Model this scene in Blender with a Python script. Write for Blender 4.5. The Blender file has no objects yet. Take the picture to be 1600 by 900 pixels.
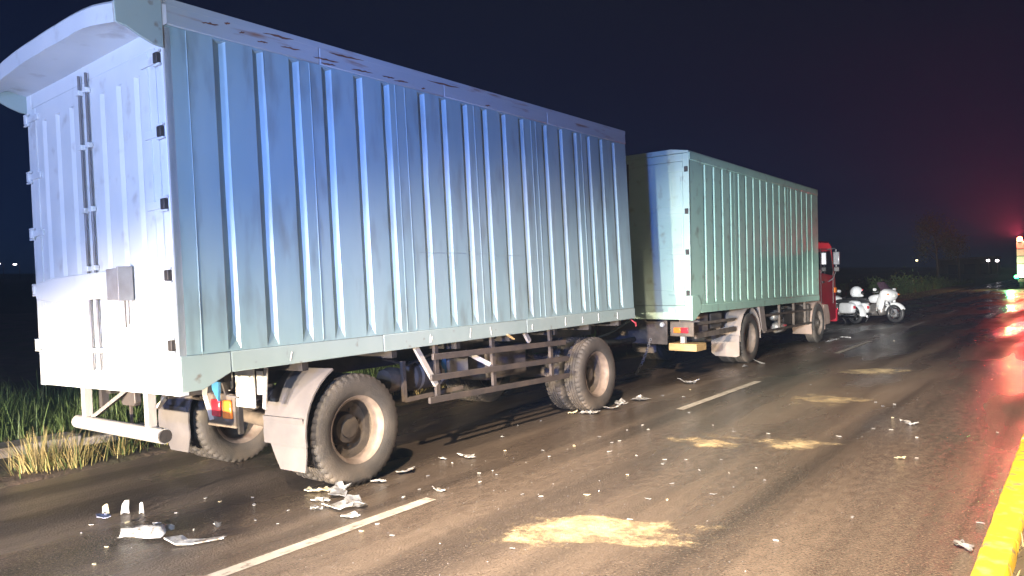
import bpy, bmesh, math, random
from math import sin, cos, pi, radians
from mathutils import Matrix, Vector, Euler, noise

sc = bpy.context.scene
C = sc.collection
random.seed(7)

# ---------------------------------------------------------------- camera
F_PX, CAM_H, YAW, PITCH, ROLL = 1136.0, 1.7065, 0.6693, 0.0027, 0.0391
R3 = Matrix.Rotation(YAW, 3, 'Z') @ Matrix.Rotation(PITCH, 3, 'Y') @ Matrix.Rotation(ROLL, 3, 'X')
fw, lf, upv = R3 @ Vector((1, 0, 0)), R3 @ Vector((0, 1, 0)), R3 @ Vector((0, 0, 1))
cam = bpy.data.objects.new('camera', bpy.data.cameras.new('camera'))
C.objects.link(cam)
cam.matrix_world = Matrix(((-lf.x, upv.x, -fw.x, 0), (-lf.y, upv.y, -fw.y, 0), (-lf.z, upv.z, -fw.z, CAM_H), (0, 0, 0, 1)))
cam.data.sensor_width = 36
cam.data.lens = F_PX / 1600 * 36
cam.data.clip_end = 3000
cam.data.clip_start = 0.05
sc.camera = cam

# ---------------------------------------------------------------- night sky and moonlight
w = bpy.data.worlds.new('World'); sc.world = w; w.use_nodes = True
nt = w.node_tree
sky = nt.nodes.new('ShaderNodeTexSky'); sky.sky_type = 'NISHITA'; sky.sun_disc = False
sky.sun_elevation = radians(35); sky.sun_rotation = radians(200); sky.ozone_density = 6; sky.air_density = 0.8; sky.dust_density = 0.2
tint = nt.nodes.new('ShaderNodeMixRGB'); tint.blend_type = 'MULTIPLY'; tint.inputs[0].default_value = 1
tint.inputs[2].default_value = (0.22, 0.40, 1.0, 1)
nt.links.new(sky.outputs[0], tint.inputs[1])
bg = nt.nodes['Background']; bg.inputs[1].default_value = 0.0026
nt.links.new(tint.outputs[0], bg.inputs[0])
sun = bpy.data.objects.new('moon', bpy.data.lights.new('moon', 'SUN')); C.objects.link(sun)
sun.data.energy = 0.01; sun.data.angle = radians(0.5); sun.data.color = (0.8, 0.88, 1)
sun.rotation_euler = (radians(50), 0, radians(-70))

def lamp(name, kind, loc, watts, col, aim=None, cone=60, blend=0.5, rad=0.08):
    d = bpy.data.lights.new(name, kind); d.energy = watts; d.color = col; d.shadow_soft_size = rad
    o = bpy.data.objects.new(name, d); C.objects.link(o); o.location = loc
    if aim is not None:
        o.rotation_euler = (Vector(aim) - Vector(loc)).to_track_quat('-Z', 'Y').to_euler()
        d.spot_size = radians(cone); d.spot_blend = blend
    return o
# the cars standing behind the photographer: headlamps, a light bar, a blue beacon; plus added fill spots
for hy, ax, ay, az_ in ((3.9, 2.55, 7.3, -0.62), (2.4, 6.0, 4.6, -0.25)):
    o = lamp('headlamp_low_beam', 'SPOT', (-5.6, hy, 0.72), 11500, (1, 0.82, 0.58), (ax, ay, az_), 34, 0.85)
    o.scale = (2.0, 1, 1)                                     # low beam: wide and flat
lamp('light_bar', 'POINT', (-6.6, 3.1, 1.85), 2700, (0.36, 0.47, 1.0), rad=0.2)
lamp('work_lamp', 'POINT', (-1.5, 1.5, 2.4), 950, (0.58, 0.74, 1.0), rad=0.12)
lamp('truck_fill_spot', 'SPOT', (-2.6, 1.6, 2.0), 9000, (0.90, 1.0, 0.96), (20, 5.4, 1.7), 22, 0.9, 0.1)  # added fill spot that brightens the truck, no such lamp known
lamp('bike_fill_spot', 'SPOT', (-4.0, -2.6, 1.0), 40000, (1, 0.97, 0.93), (27, 5.4, 0.9), 13, 0.8, 0.08)  # added narrow fill that brightens the motorcycles and the far verge
lamp('blue_beacon', 'SPOT', (-2.5, 0.9, 2.2), 3800, (0.05, 0.20, 1.0), (6.4, 5.0, 2.9), 36, 1.0, 0.1)
lamp('flood_lamp', 'SPOT', (-2.0, 0.2, 7.0), 21000, (1, 0.78, 0.55), (5.6, 1.5, 0.0), 56, 0.85, 0.15)

sc.view_settings.view_transform = 'Standard'; sc.view_settings.look = 'None'
sc.view_settings.exposure = 0.33; sc.view_settings.gamma = 1; sc.view_settings.use_curve_mapping = False
sc.cycles.use_denoising = True
sc.cycles.max_bounces = 6; sc.cycles.volume_bounces = 0
sc.cycles.sample_clamp_indirect = 4

# ---------------------------------------------------------------- materials
MATS = {}
def mat(name, col, rough=0.5, metal=0.0, col2=None, nscale=3.0, bump=0.0, bscale=40.0, spec=0.5, emit=None, estr=0.0,
        dirt=None, dscale=2.0, dlow=0.5, dhigh=0.7, stretch=(1, 1, 1), coat=0.0, trans=0.0, island=0.0, rvar=0.0):
    m = bpy.data.materials.new(name); m.use_nodes = True
    n, l = m.node_tree.nodes, m.node_tree.links
    p = n['Principled BSDF']
    p.inputs['Roughness'].default_value = rough; p.inputs['Metallic'].default_value = metal
    p.inputs['Specular IOR Level'].default_value = spec
    p.inputs['Coat Weight'].default_value = coat; p.inputs['Coat Roughness'].default_value = 0.15
    p.inputs['Transmission Weight'].default_value = trans
    p.inputs['Base Color'].default_value = (*col, 1)
    tc = n.new('ShaderNodeTexCoord'); mp = n.new('ShaderNodeMapping'); mp.inputs['Scale'].default_value = stretch
    l.new(tc.outputs['Object'], mp.inputs[0])
    out = None
    def nz(scale, detail=5):
        t = n.new('ShaderNodeTexNoise'); t.inputs['Scale'].default_value = scale; t.inputs['Detail'].default_value = detail
        l.new(mp.outputs[0], t.inputs['Vector']); return t
    def mix(fac, a, b):
        x = n.new('ShaderNodeMix'); x.data_type = 'RGBA'
        l.new(fac, x.inputs[0])
        for s, v in ((6, a), (7, b)):
            if isinstance(v, tuple): x.inputs[s].default_value = (*v, 1)
            else: l.new(v, x.inputs[s])
        return x.outputs[2]
    def ramp(src, lo, hi):
        r = n.new('ShaderNodeMapRange'); r.inputs[1].default_value = lo; r.inputs[2].default_value = hi
        l.new(src, r.inputs[0]); return r.outputs[0]
    if col2:
        out = mix(ramp(nz(nscale).outputs[0], 0.35, 0.65), col, col2)
    if dirt:
        out = mix(ramp(nz(dscale, 8).outputs[0], dlow, dhigh), out or col, dirt)
    if island:
        g = n.new('ShaderNodeNewGeometry'); h = n.new('ShaderNodeHueSaturation')
        l.new(ramp(g.outputs['Random Per Island'], -0.2, 1.2), h.inputs['Value'])
        mr = n.new('ShaderNodeMapRange'); mr.inputs[3].default_value = 1 - island; mr.inputs[4].default_value = 1 + island
        l.new(g.outputs['Random Per Island'], mr.inputs[0]); l.new(mr.outputs[0], h.inputs['Value'])
        if out: l.new(out, h.inputs['Color'])
        else: h.inputs['Color'].default_value = (*col, 1)
        out = h.outputs[0]
    if out: l.new(out, p.inputs['Base Color'])
    if rvar:
        mr = n.new('ShaderNodeMapRange'); mr.inputs[1].default_value = 0.35; mr.inputs[2].default_value = 0.65
        mr.inputs[3].default_value = max(0.03, rough - rvar); mr.inputs[4].default_value = min(1, rough + rvar)
        l.new(nz(nscale * 1.7).outputs[0], mr.inputs[0]); l.new(mr.outputs[0], p.inputs['Roughness'])
    if bump:
        b = n.new('ShaderNodeBump'); b.inputs['Strength'].default_value = bump; b.inputs['Distance'].default_value = 0.02
        l.new(nz(bscale, 4).outputs[0], b.inputs['Height']); l.new(b.outputs[0], p.inputs['Normal'])
    if emit:
        p.inputs['Emission Color'].default_value = (*emit, 1); p.inputs['Emission Strength'].default_value = estr
    MATS[name] = m
    return m

RUST = (0.10, 0.045, 0.02)
mat('trailer_paint', (0.205, 0.31, 0.335), 0.42, 0, (0.24, 0.34, 0.365), 1.6, 0.30, 2.2, dirt=(0.135, 0.165, 0.165), dscale=4, dlow=0.52, dhigh=0.82, rvar=0.1, stretch=(1.6, 1, 0.4))
mat('trailer_rail_paint', (0.24, 0.32, 0.32), 0.5, 0, (0.28, 0.35, 0.35), 2, 0.15, 5, dirt=(0.17, 0.16, 0.14), dscale=11, dlow=0.64, dhigh=0.74, rvar=0.1)
mat('trailer_top_paint', (0.27, 0.32, 0.34), 0.5, 0, (0.31, 0.35, 0.37), 2, 0.2, 4, dirt=(0.20, 0.11, 0.07), dscale=4.5, dlow=0.57, dhigh=0.70, stretch=(0.35, 1, 3), rvar=0.1)
mat('door_paint', (0.62, 0.65, 0.68), 0.4, 0, (0.56, 0.60, 0.64), 2.2, 0.08, 4, dirt=(0.34, 0.33, 0.33), dscale=5, dlow=0.6, dhigh=0.82, rvar=0.1)
mat('truck_paint', (0.35, 0.58, 0.48), 0.42, 0, (0.40, 0.62, 0.52), 1.5, 0.10, 3, dirt=(0.20, 0.25, 0.20), dscale=5, dlow=0.56, dhigh=0.8, rvar=0.1)
mat('truck_door_paint', (0.36, 0.50, 0.44), 0.42, 0, (0.40, 0.53, 0.48), 2, 0.08, 4, dirt=(0.24, 0.25, 0.2), dscale=5, dlow=0.6, dhigh=0.8)
mat('rust_streak', (0.16, 0.06, 0.03), 0.8, 0, (0.10, 0.04, 0.02), 12, 0.3, 60)
mat('black_steel', (0.035, 0.033, 0.035), 0.55, 0.3, (0.06, 0.052, 0.048), 6, 0.25, 30)
mat('grey_steel', (0.075, 0.068, 0.07), 0.55, 0.4, (0.12, 0.10, 0.09), 5, 0.2, 30)
mat('rod_steel', (0.16, 0.16, 0.18), 0.5, 0.2, (0.12, 0.115, 0.12), 6)
mat('box_steel', (0.30, 0.30, 0.32), 0.5, 0.2, (0.24, 0.23, 0.24), 8, 0.2, 30)
mat('dusty_steel', (0.16, 0.13, 0.11), 0.75, 0.1, (0.09, 0.075, 0.065), 7, 0.3, 25)
mat('light_steel', (0.42, 0.41, 0.40), 0.45, 0.2, (0.40, 0.38, 0.36), 6, 0.2, 30)
mat('rubber', (0.038, 0.036, 0.036), 0.75, 0, (0.075, 0.066, 0.06), 4, 0.3, 70, dirt=(0.11, 0.092, 0.078), dscale=3, dlow=0.52, dhigh=0.72)
mat('mud_rubber', (0.10, 0.088, 0.08), 0.7, 0, (0.17, 0.145, 0.12), 3, 0.3, 40)
mat('rim_paint', (0.25, 0.20, 0.17), 0.65, 0, (0.15, 0.12, 0.10), 7, 0.25, 30, dirt=(0.14, 0.10, 0.08), dscale=6, dlow=0.55, dhigh=0.72)
mat('hub_steel', (0.07, 0.06, 0.055), 0.6, 0.2, (0.12, 0.10, 0.08), 9, 0.3, 40)
mat('flap_canvas', (0.095, 0.09, 0.098), 0.65, 0, (0.14, 0.128, 0.13), 3, 0.3, 10)
mat('flap_pale', (0.34, 0.29, 0.27), 0.7, 0, (0.26, 0.22, 0.2), 3, 0.3, 12)
mat('white_plate', (0.75, 0.73, 0.68), 0.35, 0, (0.62, 0.6, 0.56), 5)
mat('wood', (0.52, 0.36, 0.17), 0.65, 0, (0.40, 0.27, 0.12), 6, 0.4, 20, stretch=(6, 0.6, 6))
mat('red_lens', (0.50, 0.03, 0.05), 0.15, 0, (0.40, 0.03, 0.04), 20)
mat('orange_lens', (0.75, 0.20, 0.03), 0.15, 0, (0.6, 0.16, 0.03), 20)
mat('clear_lens', (0.7, 0.72, 0.7), 0.1, 0, (0.6, 0.62, 0.6), 9)
mat('blue_paint', (0.03, 0.13, 0.28), 0.5, 0, (0.04, 0.18, 0.33), 6)
mat('red_cloth', (0.40, 0.04, 0.06), 0.8, 0, (0.3, 0.03, 0.05), 15)
mat('cab_red', (0.27, 0.010, 0.025), 0.3, 0, (0.22, 0.009, 0.02), 3, coat=0.6, dirt=(0.18, 0.06, 0.05), dscale=4, dlow=0.6, dhigh=0.8)
mat('cab_glass', (0.012, 0.012, 0.016), 0.06, 0, spec=0.8)
mat('fender_tan', (0.34, 0.25, 0.21), 0.7, 0, (0.26, 0.19, 0.15), 6, 0.2, 30)
mat('mirror_grey', (0.14, 0.145, 0.16), 0.3, 0.4)
mat('chrome', (0.7, 0.7, 0.72), 0.18, 1.0)
mat('bike_white', (0.72, 0.74, 0.76), 0.3, 0, (0.66, 0.68, 0.70), 6, coat=0.4)
mat('bike_black', (0.02, 0.02, 0.023), 0.5, 0, (0.03, 0.03, 0.034), 8)
mat('bike_engine', (0.18, 0.17, 0.17), 0.4, 0.6, (0.26, 0.24, 0.23), 12, 0.3, 30)
mat('bike_screen', (0.10, 0.06, 0.09), 0.1, 0, trans=0.5)
mat('kerb_yellow', (0.78, 0.52, 0.03), 0.5, 0, (0.70, 0.46, 0.03), 5, 0.3, 60, dirt=(0.22, 0.18, 0.12), dscale=8, dlow=0.53, dhigh=0.68)
mat('concrete', (0.32, 0.29, 0.27), 0.8, 0, (0.25, 0.23, 0.21), 2, 0.4, 30, dirt=(0.14, 0.11, 0.09), dscale=3)
mat('line_paint', (0.48, 0.45, 0.40), 0.55, 0, (0.38, 0.35, 0.31), 5, 0.4, 140, dirt=(0.15, 0.125, 0.105), dscale=16, dlow=0.54, dhigh=0.70, rvar=0.15)
mat('tan_patch', (0.70, 0.58, 0.36), 0.9, 0, (0.55, 0.43, 0.25), 9, 0.8, 90)  # mottled tan colour for the irregular patches on the lane
def patch_cover():                                             # tan cover, broken up by noise and thinning towards its rim
    m = MATS['tan_patch']; n, l = m.node_tree.nodes, m.node_tree.links
    at = n.new('ShaderNodeAttribute'); at.attribute_name = 'cover'
    tc = n.new('ShaderNodeTexCoord'); acc = at.outputs['Fac']
    for sc_, amp in ((5, 1.5), (24, 0.8), (130, 0.8)):
        t = n.new('ShaderNodeTexNoise'); t.inputs['Scale'].default_value = sc_; t.inputs['Detail'].default_value = 3; l.new(tc.outputs['Object'], t.inputs['Vector'])
        k = n.new('ShaderNodeMath'); k.operation = 'MULTIPLY_ADD'; k.inputs[1].default_value = amp; l.new(t.outputs[0], k.inputs[0]); l.new(acc, k.inputs[2]); acc = k.outputs[0]
    mr = n.new('ShaderNodeMapRange'); mr.interpolation_type = 'SMOOTHSTEP'; mr.inputs[1].default_value = 1.55; mr.inputs[2].default_value = 2.55; mr.inputs[4].default_value = 0.92
    l.new(acc, mr.inputs[0]); l.new(mr.outputs[0], n['Principled BSDF'].inputs['Alpha'])
patch_cover()
mat('shard_white', (0.56, 0.57, 0.58), 0.3, 0, (0.36, 0.37, 0.38), 14, 0.3, 30, dirt=(0.16, 0.14, 0.12), dscale=22, dlow=0.52, dhigh=0.66)
mat('shard_clear', (0.30, 0.31, 0.33), 0.15, 0, (0.20, 0.21, 0.23), 18, 0.4, 30, coat=0.5, dirt=(0.10, 0.09, 0.08), dscale=25, dlow=0.54, dhigh=0.66)
mat('shard_blue', (0.30, 0.34, 0.52), 0.25, 0, (0.24, 0.28, 0.46), 9)
mat('shard_yellow', (0.70, 0.64, 0.46), 0.3, 0, (0.60, 0.54, 0.38), 9)
mat('grass_green', (0.07, 0.12, 0.035), 0.55, 0, (0.11, 0.16, 0.05), 0.8, island=0.5)
mat('grass_dry', (0.40, 0.30, 0.14), 0.6, 0, (0.28, 0.25, 0.09), 3, island=0.4)
mat('soil', (0.10, 0.068, 0.05), 0.9, 0, (0.06, 0.045, 0.032), 2.5, 0.8, 18, dirt=(0.05, 0.055, 0.022), dscale=1.2, dlow=0.45, dhigh=0.65)
mat('field', (0.045, 0.045, 0.022), 0.95, 0, (0.03, 0.038, 0.017), 0.2, 0.6, 3)
mat('leaf', (0.10, 0.11, 0.06), 0.6, 0, (0.13, 0.13, 0.08), 1.0, island=0.5)
mat('bark', (0.12, 0.10, 0.08), 0.9, 0, (0.08, 0.065, 0.05), 6, 0.8, 20)
mat('van_white', (0.75, 0.74, 0.74), 0.4, 0, (0.68, 0.67, 0.67), 2)
mat('far_wall', (0.20, 0.17, 0.11), 0.9, 0, (0.16, 0.13, 0.09), 0.3)
mat('lamp_white', (0.9, 0.85, 0.9), 0.4, emit=(1.0, 0.86, 0.9), estr=9)
mat('lamp_warm', (0.9, 0.8, 0.6), 0.4, emit=(1.0, 0.78, 0.42), estr=7)
mat('beacon_red', (0.9, 0.1, 0.05), 0.3, emit=(1.0, 0.14, 0.06), estr=60)
mat('lamp_green', (0.1, 0.9, 0.4), 0.3, emit=(0.02, 1.0, 0.30), estr=14)
mat('lamp_cream', (0.9, 0.8, 0.6), 0.3, emit=(1.0, 0.62, 0.3), estr=10)

def asphalt():
    m = bpy.data.materials.new('wet_asphalt'); m.use_nodes = True; MATS['wet_asphalt'] = m
    n, l = m.node_tree.nodes, m.node_tree.links; p = n['Principled BSDF']
    tc = n.new('ShaderNodeTexCoord')
    def nz(scale, detail=4, st=(1, 1, 1), dist=0):
        mp = n.new('ShaderNodeMapping'); mp.inputs['Scale'].default_value = st; l.new(tc.outputs['Object'], mp.inputs[0])
        t = n.new('ShaderNodeTexNoise'); t.inputs['Scale'].default_value = scale; t.inputs['Detail'].default_value = detail
        t.inputs['Distortion'].default_value = dist
        l.new(mp.outputs[0], t.inputs['Vector']); return t.outputs[0]
    def mr(src, a, b, c, d):
        r = n.new('ShaderNodeMapRange'); l.new(src, r.inputs[0])
        for i, v in enumerate((a, b, c, d)): r.inputs[i + 1].default_value = v
        return r.outputs[0]
    def mix(f, a, b):
        x = n.new('ShaderNodeMix'); x.data_type = 'RGBA'; l.new(f, x.inputs[0])
        for s, v in ((6, a), (7, b)):
            if isinstance(v, tuple): x.inputs[s].default_value = (*v, 1)
            else: l.new(v, x.inputs[s])
        return x.outputs[2]
    wet = nz(0.7, 6, (0.16, 1.5, 1), 0.4)                     # long streaks where tyres have dried or wetted the lane
    patch = nz(0.9, 2, (0.35, 1, 1), 0.2)
    grit = nz(62, 4); mid = nz(14, 5, (0.6, 1, 1))
    c = mix(mr(mid, 0.35, 0.65, 0, 1), (0.092, 0.070, 0.056), (0.138, 0.108, 0.086))
    c = mix(mr(wet, 0.40, 0.62, 0, 1), c, (0.175, 0.138, 0.108))
    c = mix(mr(nz(0.55, 5, (0.10, 2.6, 1), 0.3), 0.44, 0.60, 0, 0.85), c, (0.040, 0.032, 0.027))      # dark soaked bands along the lane
    c = mix(mr(grit, 0.56, 0.72, 0, 1), c, (0.185, 0.152, 0.125))
    c = mix(mr(grit, 0.30, 0.42, 1, 0), c, (0.034, 0.027, 0.023))
    l.new(c, p.inputs['Base Color'])
    mx = n.new('ShaderNodeMath'); mx.operation = 'MULTIPLY'
    l.new(mr(patch, 0.34, 0.66, 0.32, 1.0), mx.inputs[0]); l.new(mr(wet, 0.38, 0.62, 0.26, 0.62), mx.inputs[1])
    l.new(mx.outputs[0], p.inputs['Roughness'])
    b1 = n.new('ShaderNodeBump'); b1.inputs['Strength'].default_value = 0.8; b1.inputs['Distance'].default_value = 0.008
    l.new(grit, b1.inputs['Height'])
    b2 = n.new('ShaderNodeBump'); b2.inputs['Strength'].default_value = 0.35; b2.inputs['Distance'].default_value = 0.02
    l.new(mid, b2.inputs['Height']); l.new(b1.outputs[0], b2.inputs['Normal']); l.new(b2.outputs[0], p.inputs['Normal'])
    p.inputs['Specular IOR Level'].default_value = 0.55
asphalt()

# ---------------------------------------------------------------- mesh helpers
class MB:
    def __init__(s): s.v = []; s.f = []
    def add(s, vs, fs):
        o = len(s.v); s.v += [tuple(v) for v in vs]; s.f += [tuple(i + o for i in f) for f in fs]; return s
    def box(s, x0, x1, y0, y1, z0, z1):
        return s.add([(x, y, z) for x in (x0, x1) for y in (y0, y1) for z in (z0, z1)],
                     [(0, 1, 3, 2), (4, 6, 7, 5), (0, 4, 5, 1), (2, 3, 7, 6), (0, 2, 6, 4), (1, 5, 7, 3)])
    def bar(s, a, b, w, h=None, up=(0, 0, 1)):
        a, b = Vector(a), Vector(b); d = (b - a).normalized(); h = h or w
        u = Vector(up)
        if abs(d.dot(u)) > 0.95: u = Vector((1, 0, 0))
        sx = d.cross(u).normalized() * w / 2; sy = sx.cross(d).normalized() * h / 2
        vs = [p + i * sx + j * sy for p in (a, b) for i, j in ((-1, -1), (1, -1), (1, 1), (-1, 1))]
        return s.add(vs, [(3, 2, 1, 0), (4, 5, 6, 7), (0, 1, 5, 4), (1, 2, 6, 5), (2, 3, 7, 6), (3, 0, 4, 7)])
    def tube(s, pts, r, n=10, cap=True):
        pts = [Vector(p) for p in pts]; rings = []; vs = []; fs = []
        rr = r if isinstance(r, (list, tuple)) else [r] * len(pts)
        for i, p in enumerate(pts):
            d = (pts[min(i + 1, len(pts) - 1)] - pts[max(i - 1, 0)]).normalized()
            u = Vector((0, 0, 1)) if abs(d.z) < 0.9 else Vector((1, 0, 0))
            a = d.cross(u).normalized(); b = a.cross(d)
            for k in range(n): vs.append(p + (a * cos(2 * pi * k / n) + b * sin(2 * pi * k / n)) * rr[i])
        for i in range(len(pts) - 1):
            for k in range(n): fs.append((i * n + k, i * n + (k + 1) % n, (i + 1) * n + (k + 1) % n, (i + 1) * n + k))
        if cap: fs.append(tuple(range(n))[::-1]); fs.append(tuple((len(pts) - 1) * n + k for k in range(n)))
        return s.add(vs, fs)
    def lathe(s, prof, n=32, axis='y', c=(0, 0, 0), mod=None):
        vs = []; fs = []; m = len(prof)
        for k in range(n):
            a = 2 * pi * k / n
            for j, (r, t) in enumerate(prof):
                if mod: r = mod(r, t, k)
                p = {'y': (r * cos(a), t, r * sin(a)), 'z': (r * cos(a), r * sin(a), t), 'x': (t, r * cos(a), r * sin(a))}[axis]
                vs.append((p[0] + c[0], p[1] + c[1], p[2] + c[2]))
        for k in range(n):
            for j in range(m - 1):
                fs.append((k * m + j, k * m + j + 1, ((k + 1) % n) * m + j + 1, ((k + 1) % n) * m + j))
        return s.add(vs, fs)
    def prism(s, poly, t0, t1, axis='y'):
        n = len(poly)
        def P(a, b, t): return {'y': (a, t, b), 'x': (t, a, b), 'z': (a, b, t)}[axis]
        vs = [P(a, b, t0) for a, b in poly] + [P(a, b, t1) for a, b in poly]
        fs = [tuple(range(n))[::-1], tuple(range(n, 2 * n))] + [(i, (i + 1) % n, n + (i + 1) % n, n + i) for i in range(n)]
        return s.add(vs, fs)
    def ell(s, c, r, e=(1, 1), n=20, m=12, rot=None, cut=None):
        vs = []; fs = []
        def sp(x, p): return math.copysign(abs(x) ** p, x)
        M = Euler(rot).to_matrix() if rot else Matrix.Identity(3)
        for i in range(m + 1):
            t = -pi / 2 + pi * i / m
            for k in range(n):
                a = 2 * pi * k / n
                v = Vector((r[0] * sp(cos(t), e[0]) * sp(cos(a), e[1]), r[1] * sp(cos(t), e[0]) * sp(sin(a), e[1]), r[2] * sp(sin(t), e[0])))
                if cut is not None and v.z < cut: v.z = cut
                vs.append(M @ v + Vector(c))
        for i in range(m):
            for k in range(n): fs.append((i * n + k, i * n + (k + 1) % n, (i + 1) * n + (k + 1) % n, (i + 1) * n + k))
        return s.add(vs, fs)
    def build(s, name, m, parent=None, smooth=40, bev=0.0, loc=None, rot=None):
        me = bpy.data.meshes.new(name); me.from_pydata(s.v, [], s.f); me.update()
        bm = bmesh.new(); bm.from_mesh(me); bmesh.ops.remove_doubles(bm, verts=bm.verts, dist=1e-5)
        bmesh.ops.recalc_face_normals(bm, faces=bm.faces); bm.to_mesh(me); bm.free()
        me.materials.append(MATS[m])
        if smooth:
            me.polygons.foreach_set('use_smooth', [True] * len(me.polygons)); me.set_sharp_from_angle(angle=radians(smooth))
        o = bpy.data.objects.new(name, me); C.objects.link(o)
        if parent: o.parent = parent
        if loc: o.location = loc
        if rot: o.rotation_euler = rot
        if bev:
            b = o.modifiers.new('bevel', 'BEVEL'); b.width = bev; b.segments = 2; b.limit_method = 'ANGLE'; b.angle_limit = radians(35)
        return o
def raw(name, vs, fs, m, parent=None, smooth=False):
    me = bpy.data.meshes.new(name); me.from_pydata(vs, [], fs); me.materials.append(MATS[m]); me.update()
    if smooth: me.polygons.foreach_set('use_smooth', [True] * len(me.polygons))
    o = bpy.data.objects.new(name, me); C.objects.link(o)
    if parent: o.parent = parent
    return o
def tag(o, label=None, cat=None, group=None, kind=None):
    if label: o['label'] = label
    if cat: o['category'] = cat
    if group: o['group'] = group
    if kind: o['kind'] = kind
    return o
def thing(name, label, cat, loc=(0, 0, 0), rot=(0, 0, 0), group=None):
    o = bpy.data.objects.new(name, None); C.objects.link(o); o.location = loc; o.rotation_euler = rot
    o.empty_display_size = 0.2
    return tag(o, label, cat, group)
def box(name, m, parent, *b, bev=0.0): return MB().box(*b).build(name, m, parent, bev=bev)
def tree_copy(o, parent=None):
    c = o.copy(); C.objects.link(c); c.parent = parent
    for ch in o.children: tree_copy(ch, c)
    return c

# ================================================================ THE SETTING
ROAD_R, ROAD_L = 0.50, 8.05
def hgt(x, y):                       # verge and fields on the left climb gently away from the road
    e = max(0.0, y - ROAD_L)
    b = 0.02 + 0.05 * min(1, e / 0.5) + 0.045 * max(0, e - 3.2)
    return b + 0.10 * min(1, e / 1.2) * noise.noise((x * 0.35, y * 0.5, 0)) + 0.03 * min(1, e) * noise.noise((x * 2.1, y * 2.1, 3))
road_m = MB()
xs = [-14 + i * 2 for i in range(0, 40)] + [70, 90, 130, 200, 320, 500]
for a, b in zip(xs[:-1], xs[1:]):
    road_m.add([(a, ROAD_R - 6, 0), (b, ROAD_R - 6, 0), (b, ROAD_L + 0.6, 0), (a, ROAD_L + 0.6, 0)], [(0, 1, 2, 3)])
road = tag(road_m.build('road', 'wet_asphalt', smooth=0), kind='structure')
for x0, x1 in ((1.18, 4.19), (8.80, 11.74), (16.42, 19.55), (24.1, 27.1), (31.7, 34.7), (39.3, 42.3), (46.9, 49.9), (54.5, 57.5), (-6.4, -3.4)):
    vs = []; n = 24                                           # worn edges, a little wavy
    for i in range(n + 1):
        x = x0 + (x1 - x0) * i / n
        vs += [(x, 4.24 - 0.058 + 0.004 * noise.noise((x * 6, 0, 0)), 0.004), (x, 4.24 + 0.058 + 0.004 * noise.noise((x * 6, 5, 0)), 0.004)]
    raw('lane_dash', vs, [(2 * i, 2 * i + 2, 2 * i + 3, 2 * i + 1) for i in range(n)], 'line_paint', road)

# left verge: fine mesh close by, then fields to the horizon
vs, fs = [], []
ys = [8.05, 8.12, 8.2, 8.3, 8.45, 8.6, 8.8, 9.0, 9.3, 9.6, 10, 10.5, 11, 12, 13, 14, 16, 18, 22, 28, 40]
xs2 = [-12 + 0.45 * i for i in range(140)] + [55, 65, 80, 100, 140, 200, 320, 500]
for x in xs2:
    for j, y in enumerate(ys):
        wob = (0.16 * noise.noise((x * 0.9, 1.7, 0)) + 0.07 * noise.noise((x * 3.1, 0, 2))) if j < 5 else 0
        vs.append((x, y + wob, hgt(x, y) if j else -0.03))
n = len(ys)
for i in range(len(xs2) - 1):
    for j in range(n - 1): fs.append((i * n + j, (i + 1) * n + j, (i + 1) * n + j + 1, i * n + j + 1))
tag(raw('verge', vs, fs, 'soil', smooth=True), kind='structure')
vs, fs = [], []
gx = [-300, -200, -120, -50, 0, 60, 140, 260, 400, 600]; gy = [39.5, 60, 100, 170, 240, 320, 450, 600]
for x in gx:
    for y in gy: vs.append((x, y, 0.05 + 0.045 * (min(y, 320) - 11.2) - 0.05 + 0.8 * noise.noise((x * .01, y * .01, 0)) * (y > 50)))
m_ = len(gy)
for i in range(len(gx) - 1):
    for j in range(m_ - 1): fs.append((i * m_ + j, (i + 1) * m_ + j, (i + 1) * m_ + j + 1, i * m_ + j + 1))
tag(raw('field', vs, fs, 'field', smooth=True), kind='structure')
tag(raw('ground', [(-300, -300, -0.06), (600, -300, -0.06), (600, 60, -0.06), (-300, 60, -0.06)], [(0, 1, 2, 3)], 'field'), kind='structure')

# yellow kerb and the median the photographer stands on
pr_ = [(0.355, -0.02), (0.355, 0.13), (0.368, 0.148), (0.495, 0.15), (0.512, 0.132), (0.516, -0.02)]
kb = MB().prism([(0.37, -0.02), (0.37, 0.12), (0.50, 0.12), (0.50, -0.02)], -12, 240, 'x').build('kerb', 'concrete', smooth=0)
tag(kb, kind='structure')
for i in range(48):                                           # painted stones, each set a little unevenly
    x0 = -11 + i * 1.0; vs = []; nn = 8
    dz, dy, tz = random.uniform(-0.004, 0.004), random.uniform(-0.005, 0.005), random.uniform(-0.004, 0.004)
    for k in range(nn + 1):
        x = x0 + 0.006 + 0.988 * k / nn
        for j, (a, b_) in enumerate(pr_):
            ch = 0.007 * noise.noise((x * 5, j * 2.3, 0)) if j in (1, 2, 3, 4) else 0
            vs.append((x, a + dy + ch, b_ + dz + tz * k / nn + ch * 0.7))
    m6 = len(pr_); fs = [(k * m6 + j, (k + 1) * m6 + j, (k + 1) * m6 + (j + 1) % m6, k * m6 + (j + 1) % m6) for k in range(nn) for j in range(m6)] + [tuple(range(m6)), tuple(nn * m6 + j for j in range(m6))]
    MB().add(vs, fs).build('kerb_stone', 'kerb_yellow', kb, smooth=50)
MB().prism(pr_, 37.01, 240, 'x').build('kerb_run', 'kerb_yellow', kb, smooth=20)
med = MB()
mx = [-12 + 0.4 * i for i in range(90)] + [30, 40, 60, 100, 200]
mys = [0.36, 0.3, 0.2, 0.05, -0.2, -0.6, -1.2, -2.2]
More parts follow.
